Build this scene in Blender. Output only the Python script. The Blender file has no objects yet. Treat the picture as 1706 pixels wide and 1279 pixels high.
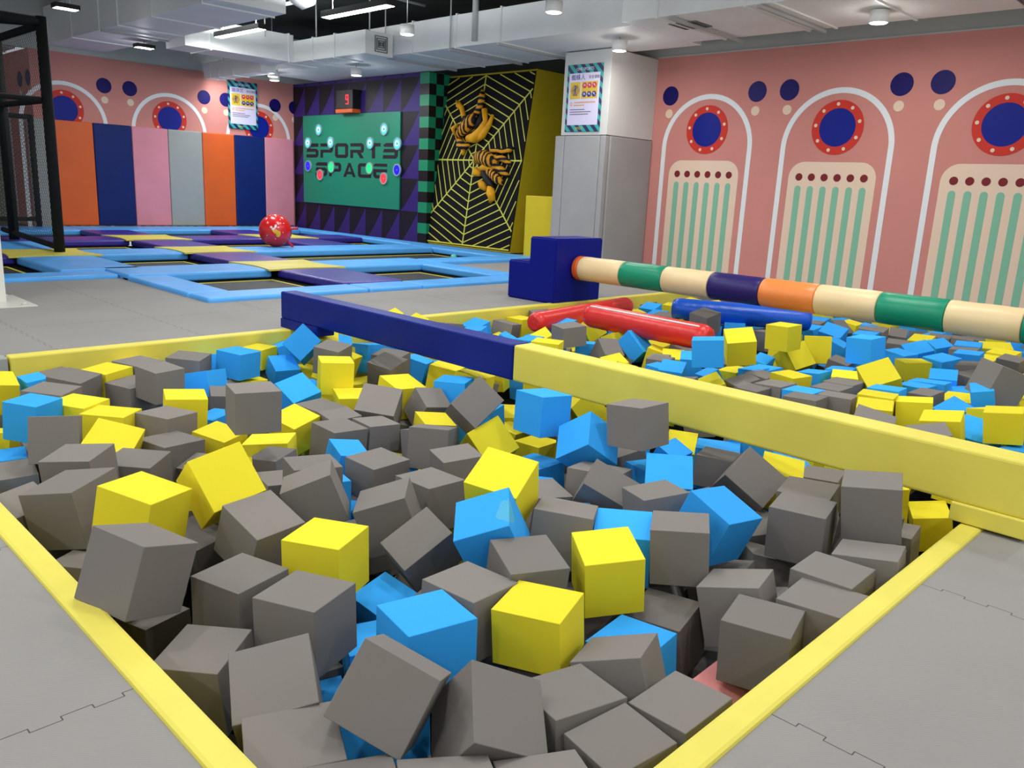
import bpy, bmesh, math, random
from mathutils import Vector, Matrix, Quaternion
random.seed(7)
PI = math.pi
SC = bpy.context.scene
COL = SC.collection

# ------------------------------------------------------------------ camera
PITCH, ROLL, YAW, FPX, CAMH = 0.23497407, -0.04808115, 0.76936141, 1357.55, 1.17
fw = Vector((math.cos(YAW)*math.cos(PITCH), math.sin(YAW)*math.cos(PITCH), -math.sin(PITCH)))
rt = Vector((math.sin(YAW), -math.cos(YAW), 0))
dn = fw.cross(rt)
rt2 = rt*math.cos(ROLL) + dn*math.sin(ROLL)
dn2 = -rt*math.sin(ROLL) + dn*math.cos(ROLL)
cd = bpy.data.cameras.new('camera')
cd.sensor_fit = 'HORIZONTAL'; cd.sensor_width = 36.0; cd.lens = 36.0*FPX/1706.0
cd.clip_start = 0.05; cd.clip_end = 100
cam = bpy.data.objects.new('camera', cd); COL.objects.link(cam)
M = Matrix((rt2, -dn2, -fw)).transposed().to_4x4(); M.translation = Vector((0, 0, CAMH))
cam.matrix_world = M
SC.camera = cam

# ------------------------------------------------------------------ exposure and surroundings
SC.view_settings.view_transform = 'Standard'
SC.view_settings.look = 'None'
SC.view_settings.gamma = 1.0
SC.view_settings.use_curve_mapping = False
SC.view_settings.exposure = 0.05
W = bpy.data.worlds.new('hall_surroundings'); SC.world = W; W.use_nodes = True
W.node_tree.nodes['Background'].inputs[0].default_value = (0.86, 0.93, 1.0, 1)
W.node_tree.nodes['Background'].inputs[1].default_value = 0.55

# ------------------------------------------------------------------ materials
def s2l(c):
    return tuple(((v/255.0)/12.92 if v <= 10 else (((v/255.0)+0.055)/1.055)**2.4) for v in c)
def mat(name, rgb, rough=0.6, spec=0.35, emit=0.0, var=0.0, vscale=3.0, bump=0.0, bscale=20.0, metal=0.0, coat=0.0):
    m = bpy.data.materials.new(name); m.use_nodes = True
    nt = m.node_tree; b = nt.nodes['Principled BSDF']
    c = s2l(rgb) + (1,)
    b.inputs['Base Color'].default_value = c
    b.inputs['Roughness'].default_value = rough
    b.inputs['Specular IOR Level'].default_value = spec
    b.inputs['Metallic'].default_value = metal
    if coat: b.inputs['Coat Weight'].default_value = coat; b.inputs['Coat Roughness'].default_value = 0.2
    if emit:
        b.inputs['Emission Color'].default_value = c; b.inputs['Emission Strength'].default_value = emit
    tc = nt.nodes.new('ShaderNodeTexCoord')
    if var:
        n = nt.nodes.new('ShaderNodeTexNoise'); n.inputs['Scale'].default_value = vscale; n.inputs['Detail'].default_value = 4
        nt.links.new(tc.outputs['Object'], n.inputs['Vector'])
        mx = nt.nodes.new('ShaderNodeMix'); mx.data_type = 'RGBA'; mx.blend_type = 'MULTIPLY'
        mr = nt.nodes.new('ShaderNodeMapRange'); mr.inputs[1].default_value = .3; mr.inputs[2].default_value = .7
        mr.inputs[3].default_value = 1-var; mr.inputs[4].default_value = 1+var
        nt.links.new(n.outputs['Fac'], mr.inputs[0])
        mx.inputs[0].default_value = 1; mx.inputs[6].default_value = c
        nt.links.new(mr.outputs[0], mx.inputs[7]); nt.links.new(mx.outputs[2], b.inputs['Base Color'])
    if bump:
        n2 = nt.nodes.new('ShaderNodeTexNoise'); n2.inputs['Scale'].default_value = bscale; n2.inputs['Detail'].default_value = 3
        nt.links.new(tc.outputs['Object'], n2.inputs['Vector'])
        bp = nt.nodes.new('ShaderNodeBump'); bp.inputs['Strength'].default_value = bump; bp.inputs['Distance'].default_value = 0.02
        nt.links.new(n2.outputs['Fac'], bp.inputs['Height']); nt.links.new(bp.outputs[0], b.inputs['Normal'])
    return m
class NG:
    """small helper for node maths"""
    def __init__(s, m): s.nt = m.node_tree; s.b = s.nt.nodes['Principled BSDF']
    def m(s, op, a, b=None, c=None):
        n = s.nt.nodes.new('ShaderNodeMath'); n.operation = op
        for i, v in enumerate((a, b, c)):
            if v is None: continue
            if isinstance(v, (int, float)): n.inputs[i].default_value = v
            else: s.nt.links.new(v, n.inputs[i])
        return n.outputs[0]
    def xyz(s, kind='Object'):
        t = s.nt.nodes.new('ShaderNodeTexCoord'); p = s.nt.nodes.new('ShaderNodeSeparateXYZ')
        s.nt.links.new(t.outputs[kind], p.inputs[0]); return p.outputs
    def mix(s, f, a, b):
        n = s.nt.nodes.new('ShaderNodeMix'); n.data_type = 'RGBA'
        s.nt.links.new(f, n.inputs[0])
        for i, v in ((6, a), (7, b)):
            if isinstance(v, tuple): n.inputs[i].default_value = s2l(v)+(1,)
            else: s.nt.links.new(v, n.inputs[i])
        return n.outputs[2]
    def col(s, o): s.nt.links.new(o, s.b.inputs['Base Color'])

# foam: colour with a slight change from block to block
def foam(name, rgb):
    m = mat(name, rgb, rough=0.85, spec=0.2)
    g = NG(m); oi = g.nt.nodes.new('ShaderNodeObjectInfo')
    hs = g.nt.nodes.new('ShaderNodeHueSaturation'); hs.inputs['Color'].default_value = s2l(rgb)+(1,)
    g.nt.links.new(g.m('MULTIPLY_ADD', oi.outputs['Random'], 0.22, 0.89), hs.inputs['Value'])
    g.col(hs.outputs[0])
    n2 = g.nt.nodes.new('ShaderNodeTexNoise'); n2.inputs['Scale'].default_value = 60
    tc = g.nt.nodes.new('ShaderNodeTexCoord'); g.nt.links.new(tc.outputs['Object'], n2.inputs['Vector'])
    bp = g.nt.nodes.new('ShaderNodeBump'); bp.inputs['Strength'].default_value = 0.08
    g.nt.links.new(n2.outputs['Fac'], bp.inputs['Height']); g.nt.links.new(bp.outputs[0], g.b.inputs['Normal'])
    return m
FOAM = {'g': foam('foam_grey', (129,123,118)), 'b': foam('foam_blue', (54,168,250)), 'y': foam('foam_yellow', (236,219,48)), 'p': foam('foam_pink', (232,150,150))}

m_ = foam('foam_blue_stained', (54,168,250)); g = NG(m_); src = g.b.inputs['Base Color'].links[0].from_socket
tc = g.nt.nodes.new('ShaderNodeTexCoord'); nz = g.nt.nodes.new('ShaderNodeTexNoise'); nz.inputs['Scale'].default_value = 5; nz.inputs['Detail'].default_value = 5
g.nt.links.new(tc.outputs['Object'], nz.inputs['Vector'])
ln_ = g.nt.nodes.new('ShaderNodeVectorMath'); ln_.operation = 'DISTANCE'; ln_.inputs[1].default_value = (0.5, -0.5, -0.07)
g.nt.links.new(tc.outputs['Object'], ln_.inputs[0])
f_ = g.m('MULTIPLY', g.m('LESS_THAN', g.m('ADD', ln_.outputs['Value'], g.m('MULTIPLY', nz.outputs['Fac'], .5)), .50), .30)
g.col(g.mix(f_, src, (130,200,100))); STAINED = m_

V = {}
V['navy']   = mat('vinyl_navy', (10,32,126), .45, .18, var=.08, bump=.12, bscale=6)
V['yellow'] = mat('vinyl_yellow', (230,216,92), .5, .3, var=.05, bump=.35, bscale=3.5)
V['lblue']  = mat('vinyl_light_blue', (88,172,245), .42, .35, var=.07, bump=.25, bscale=7)
V['purple'] = mat('vinyl_purple', (56,42,150), .35, .55, var=.15, vscale=2, bump=.2, bscale=6)
V['padyel'] = mat('vinyl_corner_yellow', (222,208,86), .45, .5, var=.08, bump=.2, bscale=8)
V['orange'] = mat('vinyl_orange', (222,96,34), .45, .45, var=.05, vscale=2)
V['dnavy']  = mat('vinyl_dark_navy', (10,36,104), .5, .25, var=.06, vscale=2)
V['pink']   = mat('vinyl_pink', (222,142,158), .45, .45, var=.05, vscale=2)
V['lgrey']  = mat('vinyl_grey', (160,164,162), .45, .45, var=.04, vscale=2)
V['pgrey']  = mat('vinyl_pillar_grey', (158,157,158), .5, .45, var=.04, vscale=2)
V['cream']  = mat('vinyl_cream', (236,208,158), .38, .5, var=.04, bump=.08, bscale=5)
V['green']  = mat('vinyl_green', (18,142,106), .38, .35, var=.05, bump=.1, bscale=5)
V['dpurple']= mat('vinyl_dark_purple', (40,26,98), .38, .35, var=.05, bump=.08, bscale=5)
V['borange']= mat('vinyl_bright_orange', (240,138,66), .38, .5, var=.05, bump=.2, bscale=9)
V['red']    = mat('inflatable_red', (222,44,40), .33, .5, bump=.3, bscale=9)
V['iblue']  = mat('inflatable_blue', (18,92,214), .33, .5, bump=.3, bscale=9)
V['white']  = mat('white_paint', (236,236,234), .5, .4)
V['block']  = mat('vinyl_royal_blue', (9,22,128), .45, .15, bump=.08, bscale=5)
M_PINK = mat('pink_wall_paint', (208,140,132), .75, .2, var=.03, vscale=1.2)
M_PLAIN = mat('grey_wall_paint', (196,200,196), .8, .2, var=.03, vscale=1)
M_ARCH = mat('arch_white', (232,236,240), .5, .3)
M_NAVYD = mat('mural_navy', (22,14,98), .5, .2)
M_BLUED = mat('mural_blue', (8,28,138), .5, .2)
M_REDD = mat('mural_red', (206,56,44), .55, .2)
M_CREAMD = mat('mural_cream', (234,208,186), .6, .3)
M_MAROON = mat('mural_maroon', (124,32,40), .6, .3)
M_MINT = mat('mural_mint', (132,190,164), .6, .3)
M_WHITEM = mat('duct_white_paint', (240,240,238), .55, .3, var=.04, vscale=1.5)
M_DUCTL = mat('duct_seam_white', (236,238,236), .45, .4)
M_DARKC = mat('dark_ceiling_slab', (74,80,80), .9, .1, var=.2, vscale=1.2)
M_STEEL = mat('grey_steel', (120,122,124), .4, .5, metal=.6)
M_PIPE = mat('pipe_grey_paint', (178,180,180), .5, .4)
M_BLACK = mat('black_foam_sleeve', (26,28,28), .8, .2, bump=.2, bscale=15)
M_BLACKP = mat('black_plastic', (18,18,20), .5, .4)
M_NET = mat('black_net_cord', (40,42,42), .7, .3)
M_BED = mat('black_trampoline_mat', (54,52,52), .6, .3, var=.1)
M_BEDY = mat('yellow_bed_edge', (226,212,60), .6, .3)
M_VOID = mat('dark_underfloor', (24,24,26), .95, .05)
M_LAMP = mat('lit_diffuser', (255,252,240), .5, .2, emit=14)
M_LAMPW = mat('warm_lit_diffuser', (255,236,205), .5, .2, emit=14)
M_WEBBLK = mat('black_climbing_fabric', (22,20,24), .8, .15)
M_WEBY = mat('yellow_web_line', (214,212,84), .5, .3)
M_WEBSIDE = mat('yellow_olive_vinyl', (212,188,36), .45, .4, var=.05, vscale=2)
M_BOARD = mat('green_board', (18,134,104), .45, .4)
M_LETTER = mat('dark_letter', (34,28,40), .5, .3)
M_COL = mat('column_white_paint', (222,220,212), .5, .4)
M_FOOT = mat('column_base_plate', (206,204,196), .4, .4)

# floor mats: interlocking seams with toothed joints and fine ribs
M_MAT = mat('grey_puzzle_mat', (164,161,158), .7, .3)
g = NG(M_MAT); X = g.xyz()
def seam(p, q, off):
    tooth = g.m('SIGN', g.m('SINE', g.m('MULTIPLY', q, 2*PI/0.13)))
    sh = g.m('MULTIPLY_ADD', tooth, 0.008, p)
    fr = g.m('SUBTRACT', g.m('FRACT', g.m('ADD', g.m('ADD', sh, off), 50.5)), 0.5)
    l1 = g.m('LESS_THAN', g.m('ABSOLUTE', fr), 0.0014)
    fr2 = g.m('SUBTRACT', g.m('FRACT', g.m('ADD', g.m('ADD', p, off), 50.5)), 0.5)
    n1 = g.m('LESS_THAN', g.m('ABSOLUTE', fr2), 0.009)
    s1 = g.m('LESS_THAN', g.m('ABSOLUTE', g.m('SINE', g.m('MULTIPLY', q, 2*PI/0.13))), 0.07)
    return g.m('MAXIMUM', l1, g.m('MULTIPLY', n1, s1))
ln = g.m('MAXIMUM', seam(X[0], X[1], 0.33), seam(X[1], X[0], 0.24))
rib = g.m('MULTIPLY_ADD', g.m('SINE', g.m('MULTIPLY', g.m('ADD', X[0], X[1]), 2*PI/0.009)), 0.5, 0.5)
nz = g.nt.nodes.new('ShaderNodeTexNoise'); nz.inputs['Scale'].default_value = 1.3; nz.inputs['Detail'].default_value = 6
g.nt.links.new(g.nt.nodes.new('ShaderNodeTexCoord').outputs['Object'], nz.inputs['Vector'])
base = g.mix(nz.outputs['Fac'], (136,133,130), (158,154,150))
base2 = g.mix(g.m('MULTIPLY', rib, 0.12), base, (120,116,112))
g.col(g.mix(ln, base2, (70,66,64)))
bp = g.nt.nodes.new('ShaderNodeBump'); bp.inputs['Strength'].default_value = .12; bp.inputs['Distance'].default_value = .002
g.nt.links.new(rib, bp.inputs['Height']); g.nt.links.new(bp.outputs[0], g.b.inputs['Normal'])

# game wall: rows of dark cells each with a curved purple triangle
M_TRI = mat('purple_triangle_wall', (30,22,40), .5, .35)
g = NG(M_TRI); X = g.xyz()
u = g.m('FRACT', g.m('MULTIPLY', g.m('SUBTRACT', 37.2, X[1]), 1/0.6))
v = g.m('FRACT', g.m('MULTIPLY', g.m('ADD', X[2], 0.03+6.5), 1/0.65))
tri = g.m('LESS_THAN', v, g.m('POWER', u, 1.35))
g.col(g.mix(tri, (20,16,28), (50,30,108)))
# checkered wall
M_CHK = mat('green_black_checker', (20,20,20), .4, .4)
g = NG(M_CHK); X = g.xyz()
cz = g.m('FLOOR', g.m('MULTIPLY', X[2], 1/0.205))
cy_ = g.m('FLOOR', g.m('MULTIPLY', g.m('SUBTRACT', X[0], 10.64), 1/0.19))
cy2 = g.m('FLOOR', g.m('MULTIPLY', g.m('SUBTRACT', X[1], 12.90), 1/0.3))
par = g.m('MODULO', g.m('ADD', g.m('ADD', g.m('ADD', cz, cy_), cy2), 100), 2)
g.col(g.mix(g.m('GREATER_THAN', par, 0.5), (14,14,18), (20,140,98)))
# striped costume
def stripes(name, a, b, per, axis=2):
    m = mat(name, a, .6, .3); g = NG(m); X = g.xyz()
    nz = g.nt.nodes.new('ShaderNodeTexNoise'); nz.inputs['Scale'].default_value = 5
    g.nt.links.new(g.nt.nodes.new('ShaderNodeTexCoord').outputs['Object'], nz.inputs['Vector'])
    t = g.m('ADD', g.m('MULTIPLY', X[axis], 1/per), g.m('MULTIPLY', nz.outputs['Fac'], .8))
    g.col(g.mix(g.m('LESS_THAN', g.m('FRACT', g.m('ADD', t, 40)), 0.5), a, b)); return m
M_SUITA = stripes('costume_stripes', (226,156,22), (24,22,34), .10, 2)
M_SUITB = stripes('costume_stripes_fine', (226,156,22), (24,22,34), .085, 1)
M_SUITY = mat('costume_orange', (236,168,22), .55, .3, var=.15, vscale=8)
M_SUITK = mat('costume_black', (24,24,36), .6, .3)
# poster border: diagonal teal and navy bands
M_BORD = mat('poster_border', (20,120,130), .4, .4)
g = NG(M_BORD); X = g.xyz()
t = g.m('FRACT', g.m('ADD', g.m('MULTIPLY', g.m('ADD', g.m('ADD', X[0], g.m('MULTIPLY', X[1], -1)), X[2]), 1/0.16), 60))
g.col(g.mix(g.m('LESS_THAN', t, .5), (26,26,84), (36,164,158)))
M_PAPER = mat('poster_paper', (214,208,236), .3, .5)
M_PYEL = mat('poster_yellow', (214,182,32), .4, .4)
M_PRED = mat('poster_red', (206,30,66), .4, .4)
M_PNAVY = mat('poster_navy', (34,24,130), .4, .4)
M_PORNG = mat('poster_orange', (214,150,60), .4, .4)
M_PTAN = mat('poster_tan', (176,140,44), .4, .4)

# ------------------------------------------------------------------ builders
def box(bm, lo, hi, mi=0, bev=0.0, seg=2):
    b2 = bmesh.new()
    bmesh.ops.create_cube(b2, size=1)
    for v in b2.verts:
        v.co = Vector([lo[k]+(v.co[k]+.5)*(hi[k]-lo[k]) for k in range(3)])
    if bev: bmesh.ops.bevel(b2, geom=b2.edges[:], offset=bev, segments=seg, affect='EDGES', profile=.5)
    join(bm, b2, mi)
def join(bm, b2, mi=0, keep=False):
    mp = {}
    for v in b2.verts: mp[v] = bm.verts.new(v.co)
    for f in b2.faces:
        try: nf = bm.faces.new([mp[v] for v in f.verts])
        except ValueError: continue
        nf.material_index = f.material_index if keep else mi; nf.smooth = f.smooth
    b2.free()
def cyl(bm, a, b, r, n=16, mi=0, r2=None, caps=True, smooth=True):
    a = Vector(a); b = Vector(b); d = (b-a).normalized()
    s = d.orthogonal().normalized(); t = d.cross(s)
    r2 = r if r2 is None else r2
    A = [bm.verts.new(a+(s*math.cos(2*PI*k/n)+t*math.sin(2*PI*k/n))*r) for k in range(n)]
    B = [bm.verts.new(b+(s*math.cos(2*PI*k/n)+t*math.sin(2*PI*k/n))*r2) for k in range(n)]
    for k in range(n):
        f = bm.faces.new((A[k], A[(k+1) % n], B[(k+1) % n], B[k])); f.material_index = mi; f.smooth = smooth
    if caps:
        f = bm.faces.new(A[::-1]); f.material_index = mi
        f = bm.faces.new(B); f.material_index = mi
def lathe(bm, a, axis, prof, n=24, mi=0, ref=None):
    """prof: list of (distance along axis, radius)"""
    a = Vector(a); d = Vector(axis).normalized(); s = (Vector(ref) if ref else d.orthogonal()).normalized(); t = d.cross(s)
    rings = []
    for h, r in prof:
        rings.append([bm.verts.new(a+d*h+(s*math.cos(2*PI*k/n)+t*math.sin(2*PI*k/n))*r) for k in range(n)])
    for i in range(len(rings)-1):
        for k in range(n):
            f = bm.faces.new((rings[i][k], rings[i][(k+1) % n], rings[i+1][(k+1) % n], rings[i+1][k])); f.material_index = mi; f.smooth = True
    for rg in (rings[0][::-1], rings[-1]):
        f = bm.faces.new(rg); f.material_index = mi; f.smooth = True
def sweep(bm, pts, rad, n=12, mi=0):
    """tube through points with a radius for each"""
    pts = [Vector(p) for p in pts]; rings = []
    ref = None
    for i, p in enumerate(pts):
        d = (pts[min(i+1, len(pts)-1)]-pts[max(i-1, 0)]).normalized()
        if ref is None: ref = d.orthogonal().normalized()
        s = (ref-d*ref.dot(d)).normalized(); ref = s; t = d.cross(s)
        r = rad[i] if isinstance(rad, (list, tuple)) else rad
        rings.append([bm.verts.new(p+(s*math.cos(2*PI*k/n)+t*math.sin(2*PI*k/n))*r) for k in range(n)])
    for i in range(len(rings)-1):
        for k in range(n):
            f = bm.faces.new((rings[i][k], rings[i][(k+1) % n], rings[i+1][(k+1) % n], rings[i+1][k])); f.material_index = mi; f.smooth = True
    for rg in (rings[0][::-1], rings[-1]):
        f = bm.faces.new(rg); f.material_index = mi
def poly(bm, fr, pts, d0, d1, mi=0):
    """prism over polygon pts (u,v); fr(u,v,d) -> world, d measured out of the surface"""
    A = [bm.verts.new(fr(u, v, d1)) for u, v in pts]; B = [bm.verts.new(fr(u, v, d0)) for u, v in pts]
    n = len(pts)
    f = bm.faces.new(A); f.material_index = mi
    for k in range(n):
        f = bm.faces.new((A[k], B[k], B[(k+1) % n], A[(k+1) % n])); f.material_index = mi
def band(bm, fr, inner, outer, d0, d1, mi=0, closed=True):
    n = len(inner); rng = range(n) if closed else range(n-1)
    I = [bm.verts.new(fr(u, v, d1)) for u, v in inner]; O = [bm.verts.new(fr(u, v, d1)) for u, v in outer]
    I0 = [bm.verts.new(fr(u, v, d0)) for u, v in inner]; O0 = [bm.verts.new(fr(u, v, d0)) for u, v in outer]
    for k in rng:
        j = (k+1) % n
        for q in ((I[k], I[j], O[j], O[k]), (O[k], O[j], O0[j], O0[k]), (I[k], I0[k], I0[j], I[j])):
            f = bm.faces.new(q); f.material_index = mi
def circ(u, v, r, n=28, sx=1): return [(u+r*sx*math.cos(2*PI*k/n), v+r*math.sin(2*PI*k/n)) for k in range(n)]
def rect(u0, v0, u1, v1): return [(u0, v0), (u1, v0), (u1, v1), (u0, v1)]
def obj(name, bm, mats, parent=None, loc=None, fixn=True):
    if fixn: bmesh.ops.recalc_face_normals(bm, faces=bm.faces[:])
    me = bpy.data.meshes.new(name); bm.to_mesh(me); bm.free()
    for m in (mats if isinstance(mats, (list, tuple)) else [mats]): me.materials.append(m)
    o = bpy.data.objects.new(name, me); COL.objects.link(o)
    if parent is not None:
        o.parent = parent; o.matrix_parent_inverse = Matrix.Translation(-parent.location)
    return o
def tag(o, label, cat, group=None):
    o['label'] = label; o['category'] = cat
    if group: o['group'] = group
    return o
def thing(name, label, cat, loc, group=None):
    o = bpy.data.objects.new(name, None); COL.objects.link(o); o.location = loc; o.empty_display_size = .1
    return tag(o, label, cat, group)
def struct(name, bm, mats):
    o = obj(name, bm, mats); o['kind'] = 'structure'; return o
def FX(x, y0=0.0):            # surface facing -x: u runs to the viewer's right (-y)
    return lambda u, v, d: Vector((x-d, y0-u, v))
def FY(y, x0=0.0):            # surface facing -y: u runs to the viewer's right (+x)
    return lambda u, v, d: Vector((x0+u, y-d, v))
def text(name, s, size, fr, u, v, d, m, parent, right=True, bold=0.0, center=False):
    c = bpy.data.curves.new(name, 'FONT'); c.body = s; c.size = size; c.extrude = 0.001; c.offset = bold
    if center: c.align_x = 'CENTER'
    t = bpy.data.objects.new(name, c); COL.objects.link(t)
    dg = bpy.context.evaluated_depsgraph_get()
    me = bpy.data.meshes.new_from_object(t.evaluated_get(dg))
    bpy.data.objects.remove(t)
    for vv in me.vertices:
        vv.co = fr(u+vv.co.x, v+vv.co.y, d+vv.co.z)
    me.materials.clear(); me.materials.append(m)
    o = bpy.data.objects.new(name, me); COL.objects.link(o)
    if parent is not None:
        o.parent = parent; o.matrix_parent_inverse = Matrix.Translation(-parent.location)
    return o

# ------------------------------------------------------------------ room shell
CEILZ, WT = 4.3, 3.3
bm = bmesh.new()
for lo, hi in (((-6,-4),(.61,9.5)), ((.61,-4),(10.08,.71)), ((.61,5.75),(3.45,9.5)), ((3.45,5.75),(7.95,7.35)), ((7.95,5.75),(11.45,9.45)),
               ((10.08,-4),(11.45,5.75)), ((10.3,9.45),(12.5,17.9)), ((-6,17.4),(11.45,24))):
    box(bm, (lo[0], lo[1], -.1), (hi[0], hi[1], 0))
struct('floor', bm, M_MAT)
bm = bmesh.new(); box(bm, (.6,.7,-.9), (10.1,5.75,-.8)); struct('floor_pit', bm, M_VOID)
bm = bmesh.new(); box(bm, (-6,7.2,-.6), (11,17.5,-.5)); struct('floor_trampoline_pit', bm, M_VOID)
bm = bmesh.new(); box(bm, (-2,-2,CEILZ), (12,25,CEILZ+.1)); struct('ceiling', bm, M_DARKC)

MURAL = [M_PINK, M_ARCH, M_NAVYD, M_BLUED, M_REDD, M_CREAMD, M_MAROON, M_MINT]
def mural(bm, fr, centres, mids, dz=0.0):
    for u0 in centres:
        R, w, zs = .80, .075, 1.92+dz
        a = [PI*k/40 for k in range(41)]
        inner = [(u0+(R-w), .002)]+[(u0+(R-w)*math.cos(t), zs+(R-w)*math.sin(t)) for t in a]+[(u0-(R-w), .002)]
        outer = [(u0+R, .002)]+[(u0+R*math.cos(t), zs+R*math.sin(t)) for t in a]+[(u0-R, .002)]
        band(bm, fr, inner, outer, -.001, .006, 1, closed=False)
        zc = 2.195+dz
        band(bm, fr, circ(u0, zc, .255, 40), circ(u0, zc, .362, 40), -.001, .008, 4)
        poly(bm, fr, circ(u0, zc, .258, 40), -.001, .005, 3)
        for k in range(9):
            t = 2*PI*k/9+.25
            poly(bm, fr, circ(u0+.31*math.cos(t), zc+.31*math.sin(t), .024, 12), 0, .012, 5)
        c = []
        rr, hw, top = .22, .625, 1.735+dz
        for k in range(9): t = PI/2*k/8; c.append((u0+hw-rr+rr*math.cos(t), top-rr+rr*math.sin(t)))
        for k in range(9): t = PI/2+PI/2*k/8; c.append((u0-hw+rr+rr*math.cos(t), top-rr+rr*math.sin(t)))
        c += [(u0-hw, .002), (u0+hw, .002)]
        poly(bm, fr, c, -.001, .004, 5)
        for k in range(6):
            x = u0+(k-2.5)*.186
            poly(bm, fr, circ(x, 1.525+dz, .052, 20), 0, .007, 6)
            s = [(x+.045*math.cos(t), 1.36+dz+.045*math.sin(t)) for t in a[::5]]+[(x-.045, .002), (x+.045, .002)]
            poly(bm, fr, s, 0, .007, 7)
    for u0 in mids:
        for s in (-1, 1):
            poly(bm, fr, circ(u0+s*.25, 2.72+dz, .145, 30), -.001, .006, 2)
            poly(bm, fr, circ(u0+s*.25, 2.45+dz, .068, 20), -.001, .005, 5)
# right wall with the arch mural
bm = bmesh.new(); box(bm, (11.45,-4,0), (11.6,9.12,WT), 0)
mural(bm, FX(11.45), [-7.16, -5.10, -3.04, -.98], [-8.13, -6.12, -4.07, -2.01])
struct('wall_right', bm, MURAL)
bm = bmesh.new(); box(bm, (11.46,-4,WT), (11.6,9.12,CEILZ), 0); box(bm, (11.44,-4,WT), (11.47,9.12,WT+.02), 0); struct('wall_right_upper', bm, M_PLAIN)
bm = bmesh.new(); box(bm, (12.5,9.12,0), (12.6,18.05,CEILZ)); box(bm, (11.6,9.0,0), (12.5,9.12,CEILZ)); struct('wall_recess', bm, M_DARKC)
# back wall
bm = bmesh.new(); box(bm, (5.1,17.9,0), (11.45,18.05,WT), 0)
mural(bm, FY(17.9), [5.64, 7.70, 9.75], [6.66, 8.72, 10.42], .06)
struct('wall_back', bm, MURAL)
bm = bmesh.new(); box(bm, (-6,17.92,WT), (12.5,18.05,CEILZ), 0); struct('wall_back_upper', bm, M_PLAIN)
# wall running away behind the cage
bm = bmesh.new(); box(bm, (5.1,18.05,0), (5.25,24,WT), 0)
mural(bm, FX(5.1), [-20.2, -22.3], [-18.3, -21.3], .06)
struct('wall_left', bm, MURAL)
bm = bmesh.new(); box(bm, (-6,24,0), (5.25,24.15,WT), 0); struct('wall_far', bm, M_PINK)
# dark game wall and checkered return
bm = bmesh.new(); box(bm, (10.65,13.2,0), (10.95,17.9,WT-.01), 0); struct('wall_game', bm, M_TRI)
bm = bmesh.new(); box(bm, (10.65,12.92,0), (12.5,13.2,WT-.01), 0); struct('wall_checkered', bm, M_CHK)

# ------------------------------------------------------------------ pillar with grey padding
pl = thing('pillar', 'white square pillar with grey padded lower half between the pink wall and the climbing wall', 'pillar', (10.85, 8.6, 0))
bm = bmesh.new(); box(bm, (10.25,8.17,2.04), (11.45,9.1,3.285), 0, .006); obj('upper_shaft', bm, mat('pillar_white_paint', (208,208,205), .6, .3, var=.02), pl)
bm = bmesh.new(); box(bm, (10.33,8.25,0), (11.45,9.1,2.04), 0); obj('core', bm, V['pgrey'], pl)
for k, (a, b) in enumerate(((8.17,8.27), (8.275,9.0), (9.005,9.2))):
    bm = bmesh.new(); box(bm, (10.23,a,0), (10.33,b,2.03), 0, .015); obj('wall_pad', bm, V['pgrey'], pl)
bm = bmesh.new(); box(bm, (10.34,8.15,0), (11.44,8.25,2.03), 0, .015); obj('wall_pad', bm, V['pgrey'], pl)

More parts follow.
